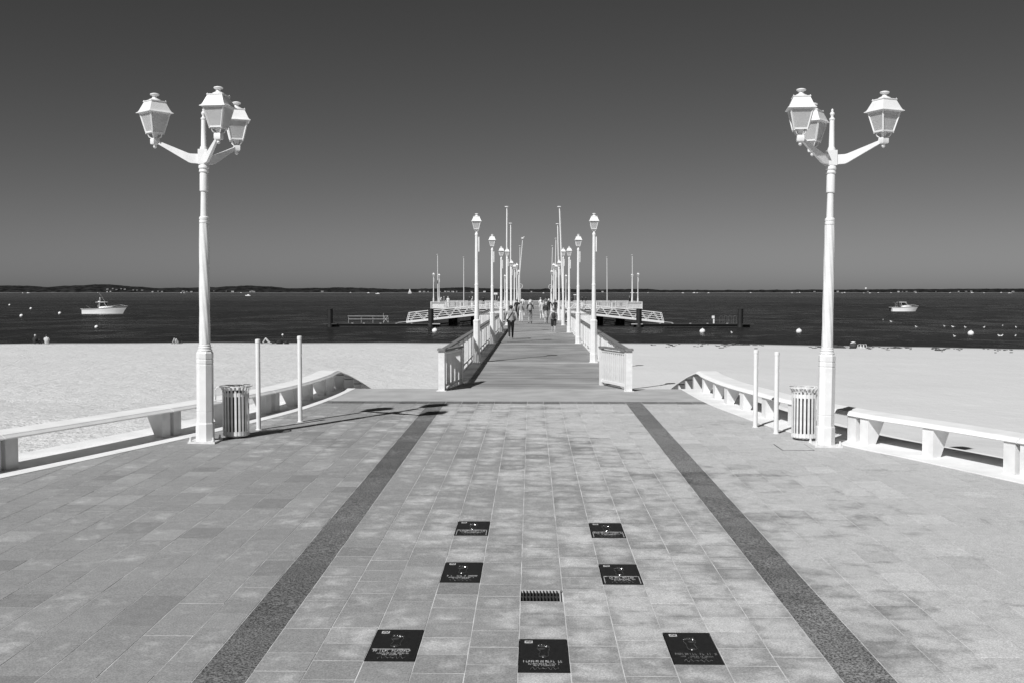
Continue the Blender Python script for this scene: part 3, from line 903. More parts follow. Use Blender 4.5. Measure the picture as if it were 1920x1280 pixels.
# ------------------------------------------------------------------ white marker posts and litter bins
def white_post(px, py, label, h=1.60):
    p = on_plaza(px, py)
    root = thing('white_post', label, 'post', p, group='plain white posts on the plaza')
    mb = MB(); mb.lathe([(.041, 0), (.041, h - .06)], 16); mb.build('tube', M['white'], root, smooth=30)
    mb = MB(); mb.lathe([(.0455, h - .06), (.0455, h - .008), (.038, h), (.005, h + .006)], 16); mb.build('cap', M['white'], root, smooth=30)
    mb = MB(); mb.lathe([(.058, 0), (.056, .008), (.042, .010)], 16); mb.box((.045, 0, h * .78), (.012, .02, .06)); mb.build('foot_ring', M['whiteworn'], root, smooth=30)
white_post(485, 805, 'plain white post striped by the shadow of the litter bin', 1.60)
white_post(563, 790, 'plain white post nearest the shaded pier gate', 1.60)
white_post(1416, 800, 'plain white post second from the litter bin, by the sunlit bench', 1.39)
white_post(1455, 812, 'plain white post next to the litter bin by the sunlit bench', 1.41)

def litter_bin(px, py, label, bag, rz):
    p = on_plaza(px, py)
    root = thing('litter_bin', label, 'bin', p, rz, group='slatted litter bins')
    R, H, n = .205, .80, 22
    hp = MB()
    def ring(q, r0, r1, z0, z1, nn=40):
        secs = [[Vector((r * cos(2 * pi * k / nn), r * sin(2 * pi * k / nn), z)) for r, z in ((r0, z0), (r1, z0), (r1, z1), (r0, z1))] for k in range(nn + 1)]
        q.loft(secs, close=True, caps=False)
    ring(hp, R - .006, R + .006, .05, .115); hp.build('hoop', M['whiteworn'], root)
    hp = MB(); ring(hp, R - .006, R + .006, .70, .765); hp.build('hoop', M['whiteworn'], root)
    hp = MB(); ring(hp, R + .055, R + .075, .865, .878); hp.build('rim', M['white'], root)
    hp = MB(); ring(hp, .06, R - .01, .03, .045); hp.lathe([(.05, 0), (.05, .035)], 12); hp.build('floor', M['whiteworn'], root)
    sl = MB()
    prof = [(R + .008, .045), (R + .008, .76), (R + .014, .80), (R + .034, .842), (R + .068, .868)]
    w = .034; secs = [[Vector((r + t, sx * w / 2, z + (0 if t == 0 else .002))) for t, sx in ((0, -1), (0, 1), (.006, 1), (.006, -1))] for r, z in prof]
    sl.loft(secs, close=True); slm = sl.mesh('slat', M['whiteworn'])
    for k in range(n):
        link('slat', slm, root, (0, 0, 0), 2 * pi * k / n)
    ln = MB()
    if bag:
        ln.lathe([(.15, .10), (.165, .3), (.168, .62), (.172, .74), (.176, .76), (.168, .762), (.163, .70), (.155, .62)], 18, lobes=.03, nl=5, twist=4)
        ln.build('bag', M['liner'], root, smooth=50)
    else:
        ln.lathe([(.155, .06), (.165, .78), (.158, .782), (.150, .5)], 24); ln.build('liner', M['black'], root, smooth=50)
    lid = MB(); ring(lid, .09, .135, .872, .884, 32)
    for k in range(4): lid.bar((.12 * cos(k * pi / 2), .12 * sin(k * pi / 2), .878), ((R + .06) * cos(k * pi / 2), (R + .06) * sin(k * pi / 2), .872), .02, .008)
    lid.build('top_ring', M['whiteworn'], root)
    mb = MB()   # lock bracket
    mb.tube([(-R - .02, .10, .60), (-R - .12, .10, .60), (-R - .145, .10, .63), (-R - .145, .10, .80), (-R - .12, .10, .84), (-R - .03, .10, .855)], .012, 6)
    mb.build('lock_bracket', M['whiteworn'], root, smooth=50)
    return root
litter_bin(443, 819, 'white slatted litter bin with flared rim next to the lamp casting a whole shadow', False, 0.1)
litter_bin(1509, 823, 'white slatted litter bin with a grey bag, beside the access cover', True, 3.3)

# ------------------------------------------------------------------ the pier
root = thing('pier', 'long timber boardwalk pier running out over the water to a wide head', 'pier', (0, 26.4, 0))
def pw(mb, name, m, smooth=0.0, tone=False):
    o = mb.build(name, m, root, smooth, tone); o.location = (0, -26.4, 0); return o
mb = MB(); y = 26.42; rr = random.Random(5); run = .5
while y < 148.0:
    run += rr.uniform(-.25, .25); run = min(1, max(0, run)); mb.curt = min(1, max(0, run * .45 + rr.uniform(0, .55)))
    w = .145 if y < 75 else .3
    mb.box((0, y + w / 2, -.02 + rr.uniform(-.002, .002)), (4.34, w - .016, .04)); y += w
tag(pw(mb, 'deck_planks', M['deck'], tone=True), kind='stuff')
mb = MB(); y = 148.0
while y < 166.2:
    mb.curt = rr.random(); mb.box((.15, y + .2, -.02), (29.4, .385, .04)); y += .4
tag(pw(mb, 'head_planks', M['deck'], tone=True), kind='stuff')
cross = MB(); cross.box((0, 0, .0), (4.30, .34, .012)); cmesh = cross.mesh('cross_board', M['apron'])
for i, yy in enumerate(LAMP_Y): link('cross_board', cmesh, root, (0, yy - .1 - 26.4, .004))
for sd in (-1, 1):
    mb = MB(); mb.box((sd * 2.21, 87.2, -.14), (.10, 121.4, .26)); pw(mb, 'edge_beam', M['whiteworn'])
    mb = MB(); mb.box((sd * 2.96, 76.0, -.04), (1.5, 16.0, .08)); pw(mb, 'lookout_deck', M['deck'])
    mb = MB(); mb.box((sd * 1.4, 87.2, -.32), (.22, 121.4, .42)); pw(mb, 'girder', M['dark'])
pm = MB(); pm.lathe([(.17, -4.5), (.17, -.06)], 12); pmesh = pm.mesh('pile', M['dark'])
for i in range(9):
    for sd in (-1, 1): link('pile', pmesh, root, (sd * 1.7, 34 + i * 13.2 - 26.4, 0))
cp = MB(); cp.box((0, 0, -.42), (4.0, .35, .3)); cpm = cp.mesh('pile_cap', M['dark'])
for i in range(9): link('pile_cap', cpm, root, (0, 34 + i * 13.2 - 26.4, 0))
# head understructure: dark front girder and broad blocks
mb = MB(); mb.box((.15, 148.3, -.55), (29.4, .5, .95)); pw(mb, 'head_girder', M['dark'])
mb = MB(); mb.box((.15, 157, -.3), (29.2, 17.6, .4)); pw(mb, 'head_slab', M['dark'])
bm_ = MB(); bm_.box((0, 0, -2.6), (1.5, 1.6, 4.4)); bmesh_ = bm_.mesh('pier_block', M['dark'])
for x in (-12.8, -9.7, -6.2, -3.0, 3.2, 6.8, 10.2, 13.2):
    for yy in (148.9, 157, 165): link('pier_block', bmesh_, root, (x, yy - 26.4, 0))

# railings -----------------------------------------------------------
def railing(name, label, path, n_single, z0=0.0, h=1.0, solid=None, group='white baluster railings of the pier', ends=True, hand='wood'):
    P = [Vector((x, y, 0)) for x, y in path]
    root = thing(name, label, 'railing', (P[0].x, P[0].y, z0), group=group)
    org = Vector((P[0].x, P[0].y, 0))
    rails = {'handrail': MB(), 'top_rail': MB(), 'bottom_rail': MB()}
    posts, bals, cnt = MB(), MB(), 0
    bm1 = MB(); bm1.box((0, 0, .12 + (h - .24) / 2), (.034, .034, h - .22)); bme = bm1.mesh('baluster', M['white'])
    pm1 = MB(); pm1.box((0, 0, (h - .04) / 2), (.10, .10, h - .04)); pme = pm1.mesh('post', M['white'])
    for a, b in zip(P[:-1], P[1:]):
        d = (b - a); L = d.length; u = d.normalized(); ang = math.atan2(u.y, u.x)
        for nm, w, hh, z in (('handrail', .15, .045, h - .022), ('top_rail', .05, .05, h - .10), ('bottom_rail', .05, .06, .115)):
            rails[nm].bar(a - org - u * (.04 if nm == 'handrail' else 0) + Vector((0, 0, z)), b - org + u * (.04 if nm == 'handrail' else 0) + Vector((0, 0, z)), w, hh)
        npst = max(1, round(L / 2.2))
        for i in range(npst + (1 if b is P[-1] else 0)):
            q = a + u * (L * i / npst) - org
            o = None
            if cnt < n_single: link('post', pme, root, q, ang)
            else: posts.box(q + Vector((0, 0, (h - .04) / 2)), (.10, .10, h - .04))
        nb = int(L / .118)
        for i in range(1, nb):
            q = a + u * (L * i / nb) - org
            if abs((i / nb * npst) % 1.0) < .06: continue
            if cnt < n_single:
                link('baluster', bme, root, q, ang); cnt += 1
            else:
                bals.box(q + Vector((0, 0, .12 + (h - .24) / 2)), (.034, .034, h - .22), Matrix.Rotation(ang, 3, 'Z'), bottom=False)
    for nm, q in rails.items(): q.build(nm, M['wood'] if nm == 'handrail' and hand == 'wood' else M['white'], root)
    if posts.v: tag(posts.build('far_posts', M['white'], root), kind='stuff')
    if bals.v: tag(bals.build('far_balusters', M['white'], root), kind='stuff')
    return root
for sd in (-1, 1):
    railing('pier_railing', 'white pier railing with brown handrail, %s' % ('its inner face in shade' if sd < 0 else 'its inner face in full sun'),
            [(sd * 2.25, 26.3), (sd * 2.25, 68), (sd * 3.66, 68), (sd * 3.66, 84), (sd * 2.25, 84), (sd * 2.25, 147.9)], 130)
railing('pier_railing', 'white railing round the pier head on the shaded railing side', [(-2.25, 148.15), (-14.5, 148.15), (-14.5, 166)], 0, hand='white')
railing('pier_railing', 'white railing round the pier head on the sunlit railing side', [(2.25, 148.15), (14.8, 148.15), (14.8, 166)], 0, hand='white')
railing('pier_railing', 'white railing across the back of the pier head, closing the boardwalk view', [(-14.4, 166.1), (14.7, 166.1)], 0, hand='white')
for sd, lab in ((-1, 'blank white screen panel on the front corner of the pier head, shaded railing side'), (1, 'blank white screen panel on the front corner of the pier head, sunlit railing side')):
    x0 = -14.5 if sd < 0 else 14.8
    root = thing('screen_panel', lab, 'panel', (x0 - sd * .95, 148.32, 0), group='white screen panels on the pier head')
    mb = MB(); mb.box((0, 0, .46), (1.85, .04, .80)); mb.build('board', M['white'], root)
    mb = MB()
    for x in (-.92, 0, .92): mb.box((x, .045, .46), (.06, .05, .9))
    mb.build('batten', M['white'], root)

# gates at the plaza end, folded back ----------------------------------
for sd in (-1, 1):
    a = Vector((sd * 2.24, 26.0, 0)); b = Vector((sd * (1.94 if sd < 0 else 1.72), 27.75 if sd < 0 else 27.3, 0))
    if sd > 0: b = Vector((1.72, 27.55, 0))
    g = railing('pier_gate', 'white baluster gate leaf with brown top board folded open, %s' % ('mostly in its own shade' if sd < 0 else 'sunlit'), [(a.x, a.y), (b.x, b.y)], 40, group='gate leaves at the pier entrance')
    g['category'] = 'gate'
    root = thing('gate_post', 'square white gate post at the pier entrance, %s side' % side_name[sd], 'post', (sd * 2.27, 25.82, .002), group='gate posts at the pier entrance')
    mb = MB(); mb.box((0, 0, .49), (.15, .15, .98)); mb.build('shaft', M['whiteworn'], root)
    mb = MB(); mb.box((0, 0, .006), (.24, .24, .012)); mb.build('base_plate', M['whiteworn'], root)
    mb = MB(); mb.box((0, .05, 1.003), (.2, .34, .045)); mb.build('cap_board', M['wood'], root)

# ------------------------------------------------------------------ flagpoles
def flagpole(base, top, label):
    base, top = Vector(base), Vector(top)
    root = thing('flagpole', label, 'flagpole', base, group='bare white flagpoles on the pier')
    mb = MB(); mb.tube([Vector((0, 0, 0)), (top - base) * .5, top - base], [.06, .052, .042], 10); mb.build('mast', M['white'], root, smooth=40)
    t = top - base
    mb = MB(); mb.lathe([(.05, 0), (.16, .02), (.16, .07), (.02, .08)], 12, t); mb.build('truck', M['white'], root, smooth=30)
    mb = MB(); mb.lathe([(.11, .0), (.11, .05), (.07, .06), (.07, .5), (.06, .52)], 10); mb.build('socket', M['whiteworn'], root, smooth=30)
    mb = MB(); mb.tube([t * .15 + Vector((.07, -.02, 0)), t * .97 + Vector((.06, -.02, 0))], .006, 4); mb.build('halyard', M['alu'], root)
    return root
for px, ytop, y, bx, lab in ((950.5, 389, 77, -2.08, 'tallest-standing bare flagpole by the fourth lamp, shaded railing'), (957.5, 420, 90.5, -2.08, 'bare flagpole by the fifth lamp, shaded railing'),
                             (975, 462, 141, -2.08, 'bare flagpole at the far end of the boardwalk, shaded railing'), (980, 449, 117, -2.08, 'leaning bare flagpole with a gull on top, shaded railing'),
                             (1049, 389, 77, 2.08, 'leaning bare flagpole by the fourth lamp, sunlit railing'), (1045.5, 421, 90.5, 2.08, 'bare flagpole by the fifth lamp, sunlit railing'),
                             (1042.5, 448, 117, 2.08, 'bare flagpole by the seventh lamp, sunlit railing'), (1036, 462, 141, 2.08, 'bare flagpole at the far end of the boardwalk, sunlit railing'),
                             (820.5, 478, 150, -13.7, 'thin bare flagpole on the outer end of the pier head, shaded side'), (869.5, 483, 165, -11.05, 'thin bare flagpole at the back of the pier head, shaded side'),
                             (1138, 483, 165, 11.1, 'thin bare flagpole at the back of the pier head, sunlit side'), (1185.5, 479, 150, 13.65, 'thin bare flagpole on the outer end of the pier head, sunlit side')):
    tp = at_y(px, ytop, y)
    flagpole((bx, y, .0), tp, lab)

# ring signs and notice boards
for px, py, y, lab in ((976, 537, 128, 'small round hoop sign on a lamp post by the leaning flagpole with the gull'), (1032.5, 538.5, 128, 'small round hoop sign on a lamp post of the sunlit railing')):
    p = at_y(px, py, y); root = thing('hoop_sign', lab, 'sign', p)
    mb = MB(); mb.tube([Vector((.26 * cos(2 * pi * k / 20), 0, .26 * sin(2 * pi * k / 20))) for k in range(21)], .03, 6); mb.build('hoop', M['white'], root, smooth=60)
    mb = MB(); mb.bar((-.3 if px > 1000 else -.3, .1, 0), (.3, .1, 0), .03); mb.bar((0, 0, -p.z), (0, .0, -.26), .05); mb.build('bracket', M['white'], root)
for px, py, y, w, h, lab in ((929, 551, 150, .55, .27, 'small white notice board on a pole, shaded side of the pier head'), (1078, 553, 150, .4, .12, 'narrow white notice board on a pole, sunlit side of the pier head')):
    p = at_y(px, py, y); root = thing('notice_board', lab, 'sign', (p.x, p.y, 0))
    mb = MB(); mb.box((0, 0, p.z), (w, .03, h)); mb.build('board', M['white'], root)
    mb = MB(); mb.bar((0, .035, 0), (0, .035, p.z + h / 2 - .03), .04); mb.build('pole', M['alu'], root)

# ------------------------------------------------------------------ pontoons, piles, gangways
def pontoon(x0, x1, label):
    root = thing('pontoon', label, 'pontoon', ((x0 + x1) / 2, 143.8, WATER), group='floating landing stages beside the pier head')
    L = x1 - x0
    mb = MB(); mb.box((0, 0, .08), (L, 3.2, .5)); mb.build('float', M['dark'], root)
    mb = MB(); mb.box((0, 0, .38), (L + .1, 3.4, .09)); mb.build('deck', M['float'], root)
    mb = MB(); mb.box((0, -1.74, .38), (L * .98, .06, .12)); mb.build('fender_strip', M['pile'], root)
    r = random.Random(int(x0 * 10)); 
    for k in range(7):
        cl = MB(); cl.bar((-.14, 0, .06), (.14, 0, .06), .05); cl.bar((-.05, 0, 0), (-.05, 0, .06), .04); cl.bar((.05, 0, 0), (.05, 0, .06), .04)
        o = cl.build('cleat', M['alu'], root); o.location = (-L / 2 + L * (k + .5) / 7 + r.uniform(-.4, .4), -1.45, .425)
    for sx in (-1, 1):
        gd = MB(); inner = (sx > 0) == (x0 < 0)
        px_ = sx * (L / 2 - .4) if inner else sx * (L / 2 - .55)
        gd.box((px_, -1.95, .40), (1.5 if inner else 1.9, .5, .09)); gd.build('pile_guide', M['alu'] if inner else M['float'], root)
    return root
pontoon(-27.9, -13.0, 'low dark floating pontoon carrying the open white guard rail')
pontoon(13.1, 28.5, 'low dark floating pontoon with a ladder frame on its end')
def pile(px, lab):
    p = at_y(px, 612, 141.9)
    root = thing('mooring_pile', lab, 'pile', (p.x, p.y, WATER - 3), group='dark mooring piles of the pontoons')
    mb = MB(); mb.lathe([(.37, 0), (.37, 5.33)], 20); mb.build('tube', M['pile'], root, smooth=30)
    mb = MB(); mb.lathe([(.39, 5.33), (.39, 5.39), (.3, 5.42), (.02, 5.44)], 20); mb.build('cap', M['pile'], root, smooth=30)
    mb = MB(); mb.lathe([(.40, 2.6), (.40, 3.3)], 20); mb.build('weed_band', M['dark'], root, smooth=30)
pile(619, 'thick dark mooring pile at the open end of the pontoon with the guard rail'); pile(808, 'thick dark mooring pile before the shaded-side gangway')
pile(1198, 'thick dark mooring pile before the sunlit-side gangway'); pile(1388, 'thick dark mooring pile beside the ladder frame of the pontoon')

def gangway(sd, label):
    lo = Vector((sd * (17.55 if sd < 0 else 17.45), 145.6, -1.75)); hi = Vector((sd * 4.2, 145.6, -.32))
    root = thing('gangway', label, 'gangway', lo, group='sloping truss gangways down to the pontoons')
    d = hi - lo; L = d.length; u = d.normalized(); up = Vector((0, 0, 1))
    H = 1.25
    mb = MB(); mb.bar(Vector((0, 0, .05)), d + Vector((0, 0, .05)), 1.5, .1); mb.build('walkway', M['alu'], root)
    for yy in (-.8, .8):
        o_ = Vector((0, yy, 0))
        q = MB()
        q.bar(o_ + Vector((0, 0, .02)), o_ + d + Vector((0, 0, .02)), .09, .26)
        q.bar(o_ + u * .35 + up * H, o_ + d + up * H, .08, .09)
        q.bar(o_, o_ + u * .35 + up * H, .07, .07)
        q.build('chord', M['white'], root)
        for k in range(1, 4):
            r_ = MB(); z = .14 + (H - .14) * k / 4
            r_.bar(o_ + u * (.06 + .28 * k / 4) + up * z, o_ + d + up * z, .03, .05); r_.build('guard_bar', M['white'], root)
        nb = 7
        for k in range(nb):
            a = o_ + u * (.5 + (L - .8) * k / nb) ; m_ = o_ + u * (.5 + (L - .8) * (k + .5) / nb); b = o_ + u * (.5 + (L - .8) * (k + 1) / nb)
            g = MB(); sy = Vector((0, -.05 if yy < 0 else .05, 0))
            g.bar(a + up * .1 + sy, m_ + up * H + sy, .04, .05); g.bar(m_ + up * H + sy, b + up * .1 + sy, .04, .05); g.build('brace', M['white'], root)
    mb = MB(); mb.bar(Vector((-u.x * 1.2, 0, -.06)), Vector((0, 0, .06)), 1.4, .05); mb.build('flap', M['alu'], root)
    return root
gangway(-1, 'white truss gangway sloping down to the pontoon with the guard rail'); gangway(1, 'white truss gangway sloping down to the pontoon with the ladder frame')
# guard rail on the pontoon
root = thing('guard_rail', 'open two-bar white guard rail standing on the pontoon', 'railing', at_y(652, 607, 144.6).to_tuple()[:2] + (WATER + .425,))
L = at_y(728, 600, 144.6).x - at_y(652, 600, 144.6).x
mb = MB(); mb.bar((0, 0, .95), (L, 0, .95), .06, .08); mb.build('upper_bar', M['rail'], root)
mb = MB(); mb.bar((.1, 0, .55), (L, 0, .55), .06, .08); mb.build('lower_bar', M['rail'], root)
for x in (0.1, L / 3, L * .62, L * .88, L): 
    mb = MB(); mb.bar((x, .06, 0), (x, .06, 1.35 if x == L * .88 else .98), .028); mb.build('post', M['alu'], root)
mb = MB(); mb.bar((L * .88, -.05, .1), (L, -.05, 1.0), .04); mb.bar((L, -.09, .1), (L * .88, -.09, 1.0), .04); mb.build('brace', M['alu'], root)
# ladder frame and life-ring stand on the other pontoon
root = thing('ladder_frame', 'thin metal ladder hoops on the end of the pontoon', 'ladder', at_y(1362, 607, 144).to_tuple()[:2] + (WATER + .425,))
for x in (-.9, -.3, .3, .95):
    mb = MB(); mb.tube([(x, 0, 0), (x, 0, .85), (x + .12, 0, 1.05), (x + .3, 0, 1.05), (x + .4, 0, .85), (x + .4, 0, 0)], .016, 6); mb.build('hoop', M['liner'], root, smooth=50)
root = thing('service_post', 'small white service post standing on the pontoon', 'post', at_y(1337, 607, 144).to_tuple()[:2] + (WATER + .425,))
mb = MB(); mb.box((0, 0, .85), (.34, .3, .36)); mb.build('head', M['white'], root)
mb = MB(); mb.box((.08, 0, .35), (.18, .16, .70)); mb.build('stem', M['white'], root)

# ------------------------------------------------------------------ buoys
bproto = MB(); bproto.sphere((0, 0, .16), .33, 18, 12, (1, 1, .92)); bmesh1 = bproto.mesh('ball', M['buoy'], smooth=60)
bring = MB(); bring.lathe([(.05, .45), (.06, .47), (.04, .5), (.02, .55), (.002, .56)], 10); bmesh2 = bring.mesh('eye', M['alu'], smooth=40)
def buoy(px, py, label, sc=1.0):
    p = on_z(px, py + 2, WATER)
    root = thing('mooring_buoy', label, 'buoy', (p.x, p.y, WATER), random.random() * 6, group='white mooring buoys on the water')
    root.scale = (sc, sc, sc); root.rotation_euler.x = random.uniform(-.2, .2)
    link('ball', bmesh1, root); link('eye', bmesh2, root)
G4 = 'white ball buoy in the loose cluster astern of the long boat'
for px, py in ((18, 571), (58, 578), (40, 592), (112, 587)): buoy(px, py, G4, 1.0)
buoy(181, 613, 'white ball buoy floating alone below the long boat', .72); buoy(815, 621, 'white ball buoy before the mooring pile and shaded-side gangway')
buoy(1317, 622, 'white ball buoy before the middle of the pontoon with the ladder frame'); buoy(1498, 622, 'white ball buoy between the pontoon end and the plaza lamp post by the access cover')
buoy(1820, 626, 'white ball buoy floating among the resting gulls'); buoy(530, 627, 'small flat white float close to the beach behind the white posts', .36)

# ------------------------------------------------------------------ gulls
gb = MB(); gb.sphere((0, 0, .07), .17, 10, 6, (1.2, .62, .55)); gb.sphere((.2, 0, .2), .065, 8, 6, (1.15, .9, 1)); gb.tube([(.13, 0, .1), (.19, 0, .19)], [.06, .045], 8)
gbm = gb.mesh('body', M['gull'], smooth=60)
gw = MB()
for sd in (-1, 1): gw.loft([[Vector((x, sd * (.09 + .02 * sin(k)), .12 + .03 * sin((x + .3) * 4))) + Vector((0, 0, t)) for x, k in ((-.34, 0), (-.2, 1), (.0, 1.5), (.1, 1))] for t in (0, .02)])
gwm = gw.mesh('wing', M['gullgrey'])
gk = MB(); gk.tube([(.26, 0, .2), (.33, 0, .185)], [.018, .006], 6); gkm = gk.mesh('beak', M['gullgrey'])
def gull(loc, rz, label, group='gulls resting on the water'):
    root = thing('gull', label, 'bird', loc, rz, group)
    root.scale = (.8, .8, .8)
    link('body', gbm, root); link('wing', gwm, root); link('beak', gkm, root)
    return root
for px, py in ((1656, 600), (1671, 603), (1718, 613), (1771, 612), (1787, 613), (1810, 614), (1845, 614), (1880, 611), (1905, 614), (1790, 631), (1874, 630), (1877, 630), (1904, 630), (1372, 624)):
    p = on_z(px, py + 1, WATER); gull((p.x, p.y, WATER + .02), random.random() * 6.3, 'white gull resting on the water beyond the beach')
tp = at_y(980, 449, 117); gull((tp.x, tp.y, tp.z + .09), 0.3, 'gull perched on top of the leaning flagpole', 'perched gull')

# ------------------------------------------------------------------ people
def pmat(name, g, var=0.15): 
    key = 'p_' + name
    if key not in M: M[key] = mat('cloth_' + name, g, 0.8, var, 9)
    return M[key]
M['skin'] = mat('skin', 0.36, 0.6, 0.08, 6)
M['hairdark'] = mat('dark_hair', 0.02, 0.6, 0.3, 30); M['hairgrey'] = mat('grey_hair', 0.16, 0.6, 0.3, 30); M['hairfair'] = mat('fair_hair', 0.45, 0.6, 0.2, 30)
for nm, g in (('white', .7), ('pale', .48), ('grey', .3), ('mid', .14), ('dark', .035), ('black', .014)): pmat(nm, g)
def print_mat():
    m = bpy.data.materials.new('printed_cloth'); m.use_nodes = True
    n, l = m.node_tree.nodes, m.node_tree.links; b = n['Principled BSDF']; b.inputs['Roughness'].default_value = .85
    t = n.new('ShaderNodeTexVoronoi'); t.inputs['Scale'].default_value = 14
    tc = n.new('ShaderNodeTexCoord'); l.new(tc.outputs['Object'], t.inputs[0])
    grey_out(n, l, maprange(n, l, t.outputs[0], .25, .5, .05, .4), b); return m
M['p_print'] = print_mat()

def person(label, loc, rz, H=1.72, pose='walk', top='grey', low='dark', hair='hairdark', shorts=False, sleeves=False, skirt=False, bag=None, shoes='black', hat=None, phase=1, fingers=True, build=1.12, group='people strolling on the pier'):
    J, E, R, B = {}, [], {}, {}
    def j(n, p, r): J[n] = Vector(p); R[n] = r if isinstance(r, tuple) else (r, r)
    def e(a, b, part): E.append((a, b)); B[(a, b)] = part
    k = build
    if pose in ('walk', 'stand', 'lean'):
        j('pelvis', (0, 0, .96), (.135 * k, .10 * k)); j('waist', (0, .0, 1.10), (.125 * k, .09 * k)); j('chest', (0, .015, 1.30), (.155 * k, .105 * k))
        j('nb', (0, .0, 1.455), (.075, .065)); j('neck', (0, .012, 1.52), .052); j('head', (0, .03, 1.615), (.074, .088)); j('top', (0, .02, 1.70), (.055, .065))
        sw = .22 if pose == 'walk' else .04
        for s, sg_ in (('l', -1), ('r', 1)):
            f = sw * sg_ * phase
            j('sh' + s, (sg_ * .175 * k, 0, 1.415), .06 * k); j('el' + s, (sg_ * .225 * k, -.02 - f * .7, 1.15), .044 * k); j('wr' + s, (sg_ * .225 * k, .06 - f * .9, .925), .031)
            j('ha' + s, (sg_ * .222 * k, .085 - f * .95, .865), (.02, .036))
            if fingers:
                for q in range(4): j('fi%d%s' % (q, s), (sg_ * .218 * k, .055 + .021 * q - f * .95, .775 + (.012 if q in (0, 3) else 0)), .009)
                j('th' + s, (sg_ * .200 * k, .135 - f * .95, .83), .0105)
            j('hi' + s, (sg_ * .085, 0, .90), .088 * k)
            kn = f * .8 + (.09 if f < 0 else .04)
            if pose == 'walk' and f < 0: 
                j('kn' + s, (sg_ * .095, -.02, .50), .06 * k); j('an' + s, (sg_ * .095, -.30, .17), .042); j('to' + s, (sg_ * .10, -.20, .045), (.042, .03))
            else:
                j('kn' + s, (sg_ * .095, f * .62 + .03, .50), .06 * k); j('an' + s, (sg_ * .095, f * .85 - .02, .095), .042); j('to' + s, (sg_ * .105, f * .85 + .13, .04), (.042, .03))
    elif pose == 'sit':
        j('pelvis', (0, 0, .13), (.15 * k, .12 * k)); j('waist', (0, -.01, .27), (.13 * k, .10 * k)); j('chest', (0, .05, .47), (.155 * k, .105 * k))
        j('nb', (0, .09, .61), (.075, .065)); j('neck', (0, .115, .67), .052); j('head', (0, .15, .76), (.074, .088)); j('top', (0, .15, .84), (.055, .065))
        for s, sg_ in (('l', -1), ('r', 1)):
            j('sh' + s, (sg_ * .175, .07, .575), .06); j('el' + s, (sg_ * .24, .22, .40), .044); j('wr' + s, (sg_ * .17, .42, .42), .031); j('ha' + s, (sg_ * .14, .49, .44), (.03, .02))
            j('hi' + s, (sg_ * .09, .05, .12), .09); j('kn' + s, (sg_ * .13, .42, .42), .06); j('an' + s, (sg_ * .12, .66, .07), .042); j('to' + s, (sg_ * .12, .78, .04), (.042, .03))
    else:  # lying on the back, knees drawn up; head towards -y
        j('pelvis', (0, 0, .12), (.15, .10)); j('waist', (0, -.16, .12), (.13, .09)); j('chest', (0, -.37, .13), (.155, .105))
        j('nb', (0, -.52, .13), (.075, .065)); j('neck', (0, -.58, .14), .052); j('head', (0, -.68, .14), (.08, .085)); j('top', (0, -.77, .14), (.055, .065))
        for s, sg_ in (('l', -1), ('r', 1)):
            j('sh' + s, (sg_ * .175, -.48, .12), .06); j('el' + s, (sg_ * .28, -.26, .07), .044); j('wr' + s, (sg_ * .22, -.02, .08), .031); j('ha' + s, (sg_ * .18, .06, .09), (.03, .02))
            j('hi' + s, (sg_ * .09, .05, .12), .09); j('kn' + s, (sg_ * .10, .38, .50 + .02 * sg_), .058); j('an' + s, (sg_ * .10, .62 + .05 * sg_, .09), .042); j('to' + s, (sg_ * .10, .76 + .05 * sg_, .04), (.042, .03))
    e('pelvis', 'waist', 'top'); e('waist', 'chest', 'top'); e('chest', 'nb', 'top'); e('nb', 'neck', 'skin'); e('neck', 'head', 'skin'); e('head', 'top', 'skin')
    for s in 'lr':
        e('chest', 'sh' + s, 'top'); e('sh' + s, 'el' + s, 'top'); e('el' + s, 'wr' + s, 'top' if sleeves else 'skin'); e('wr' + s, 'ha' + s, 'skin')
        if fingers and pose in ('walk', 'stand', 'lean'):
            for q in range(4): e('ha' + s, 'fi%d%s' % (q, s), 'skin')
            e('ha' + s, 'th' + s, 'skin')
        e('pelvis', 'hi' + s, 'low'); e('hi' + s, 'kn' + s, 'low'); e('kn' + s, 'an' + s, 'skin' if (shorts or skirt) else 'low'); e('an' + s, 'to' + s, 'shoe')
    names = list(J); idx = {n: i for i, n in enumerate(names)}
    me = bpy.data.meshes.new('skel'); me.from_pydata([J[n] for n in names], [(idx[a], idx[b]) for a, b in E], [])
    tmp = bpy.data.objects.new('skel', me); COL.objects.link(tmp)
    mod = tmp.modifiers.new('skin', 'SKIN'); mod.use_smooth_shade = True
    for i, n in enumerate(names):
        me.skin_vertices[0].data[i].radius = R[n]; me.skin_vertices[0].data[i].use_root = (n == 'pelvis')
    ss = tmp.modifiers.new('sub', 'SUBSURF'); ss.levels = 1; ss.render_levels = 1
    dg = bpy.context.evaluated_depsgraph_get(); ev = tmp.evaluated_get(dg)
    bm = bpy.data.meshes.new_from_object(ev); bpy.data.objects.remove(tmp)
    mats = [M['p_' + top], M['p_' + low], M['skin'], M['p_' + shoes]]
    bm.materials.clear()
    for m_ in mats: bm.materials.append(m_)
    slot = {'top': 0, 'low': 1, 'skin': 2, 'shoe': 3}
    segs = [(J[a], J[b] - J[a], B[(a, b)], (max(R[a]) + max(R[b])) / 2) for a, b in E]
    for p in bm.polygons:
        c = p.center; best = None
        for a, d, part, r in segs:
            t = max(0, min(1, (c - a).dot(d) / d.length_squared)); dd = (c - a - d * t).length / r
            if best is None or dd < best[0]: best = (dd, part)
        p.material_index = slot[best[1]]; p.use_smooth = True
    sc = H / 1.76
    root = thing('person', label, 'person', loc, rz, group)
    body = link('body', bm, root); root.scale = (sc, sc, sc)
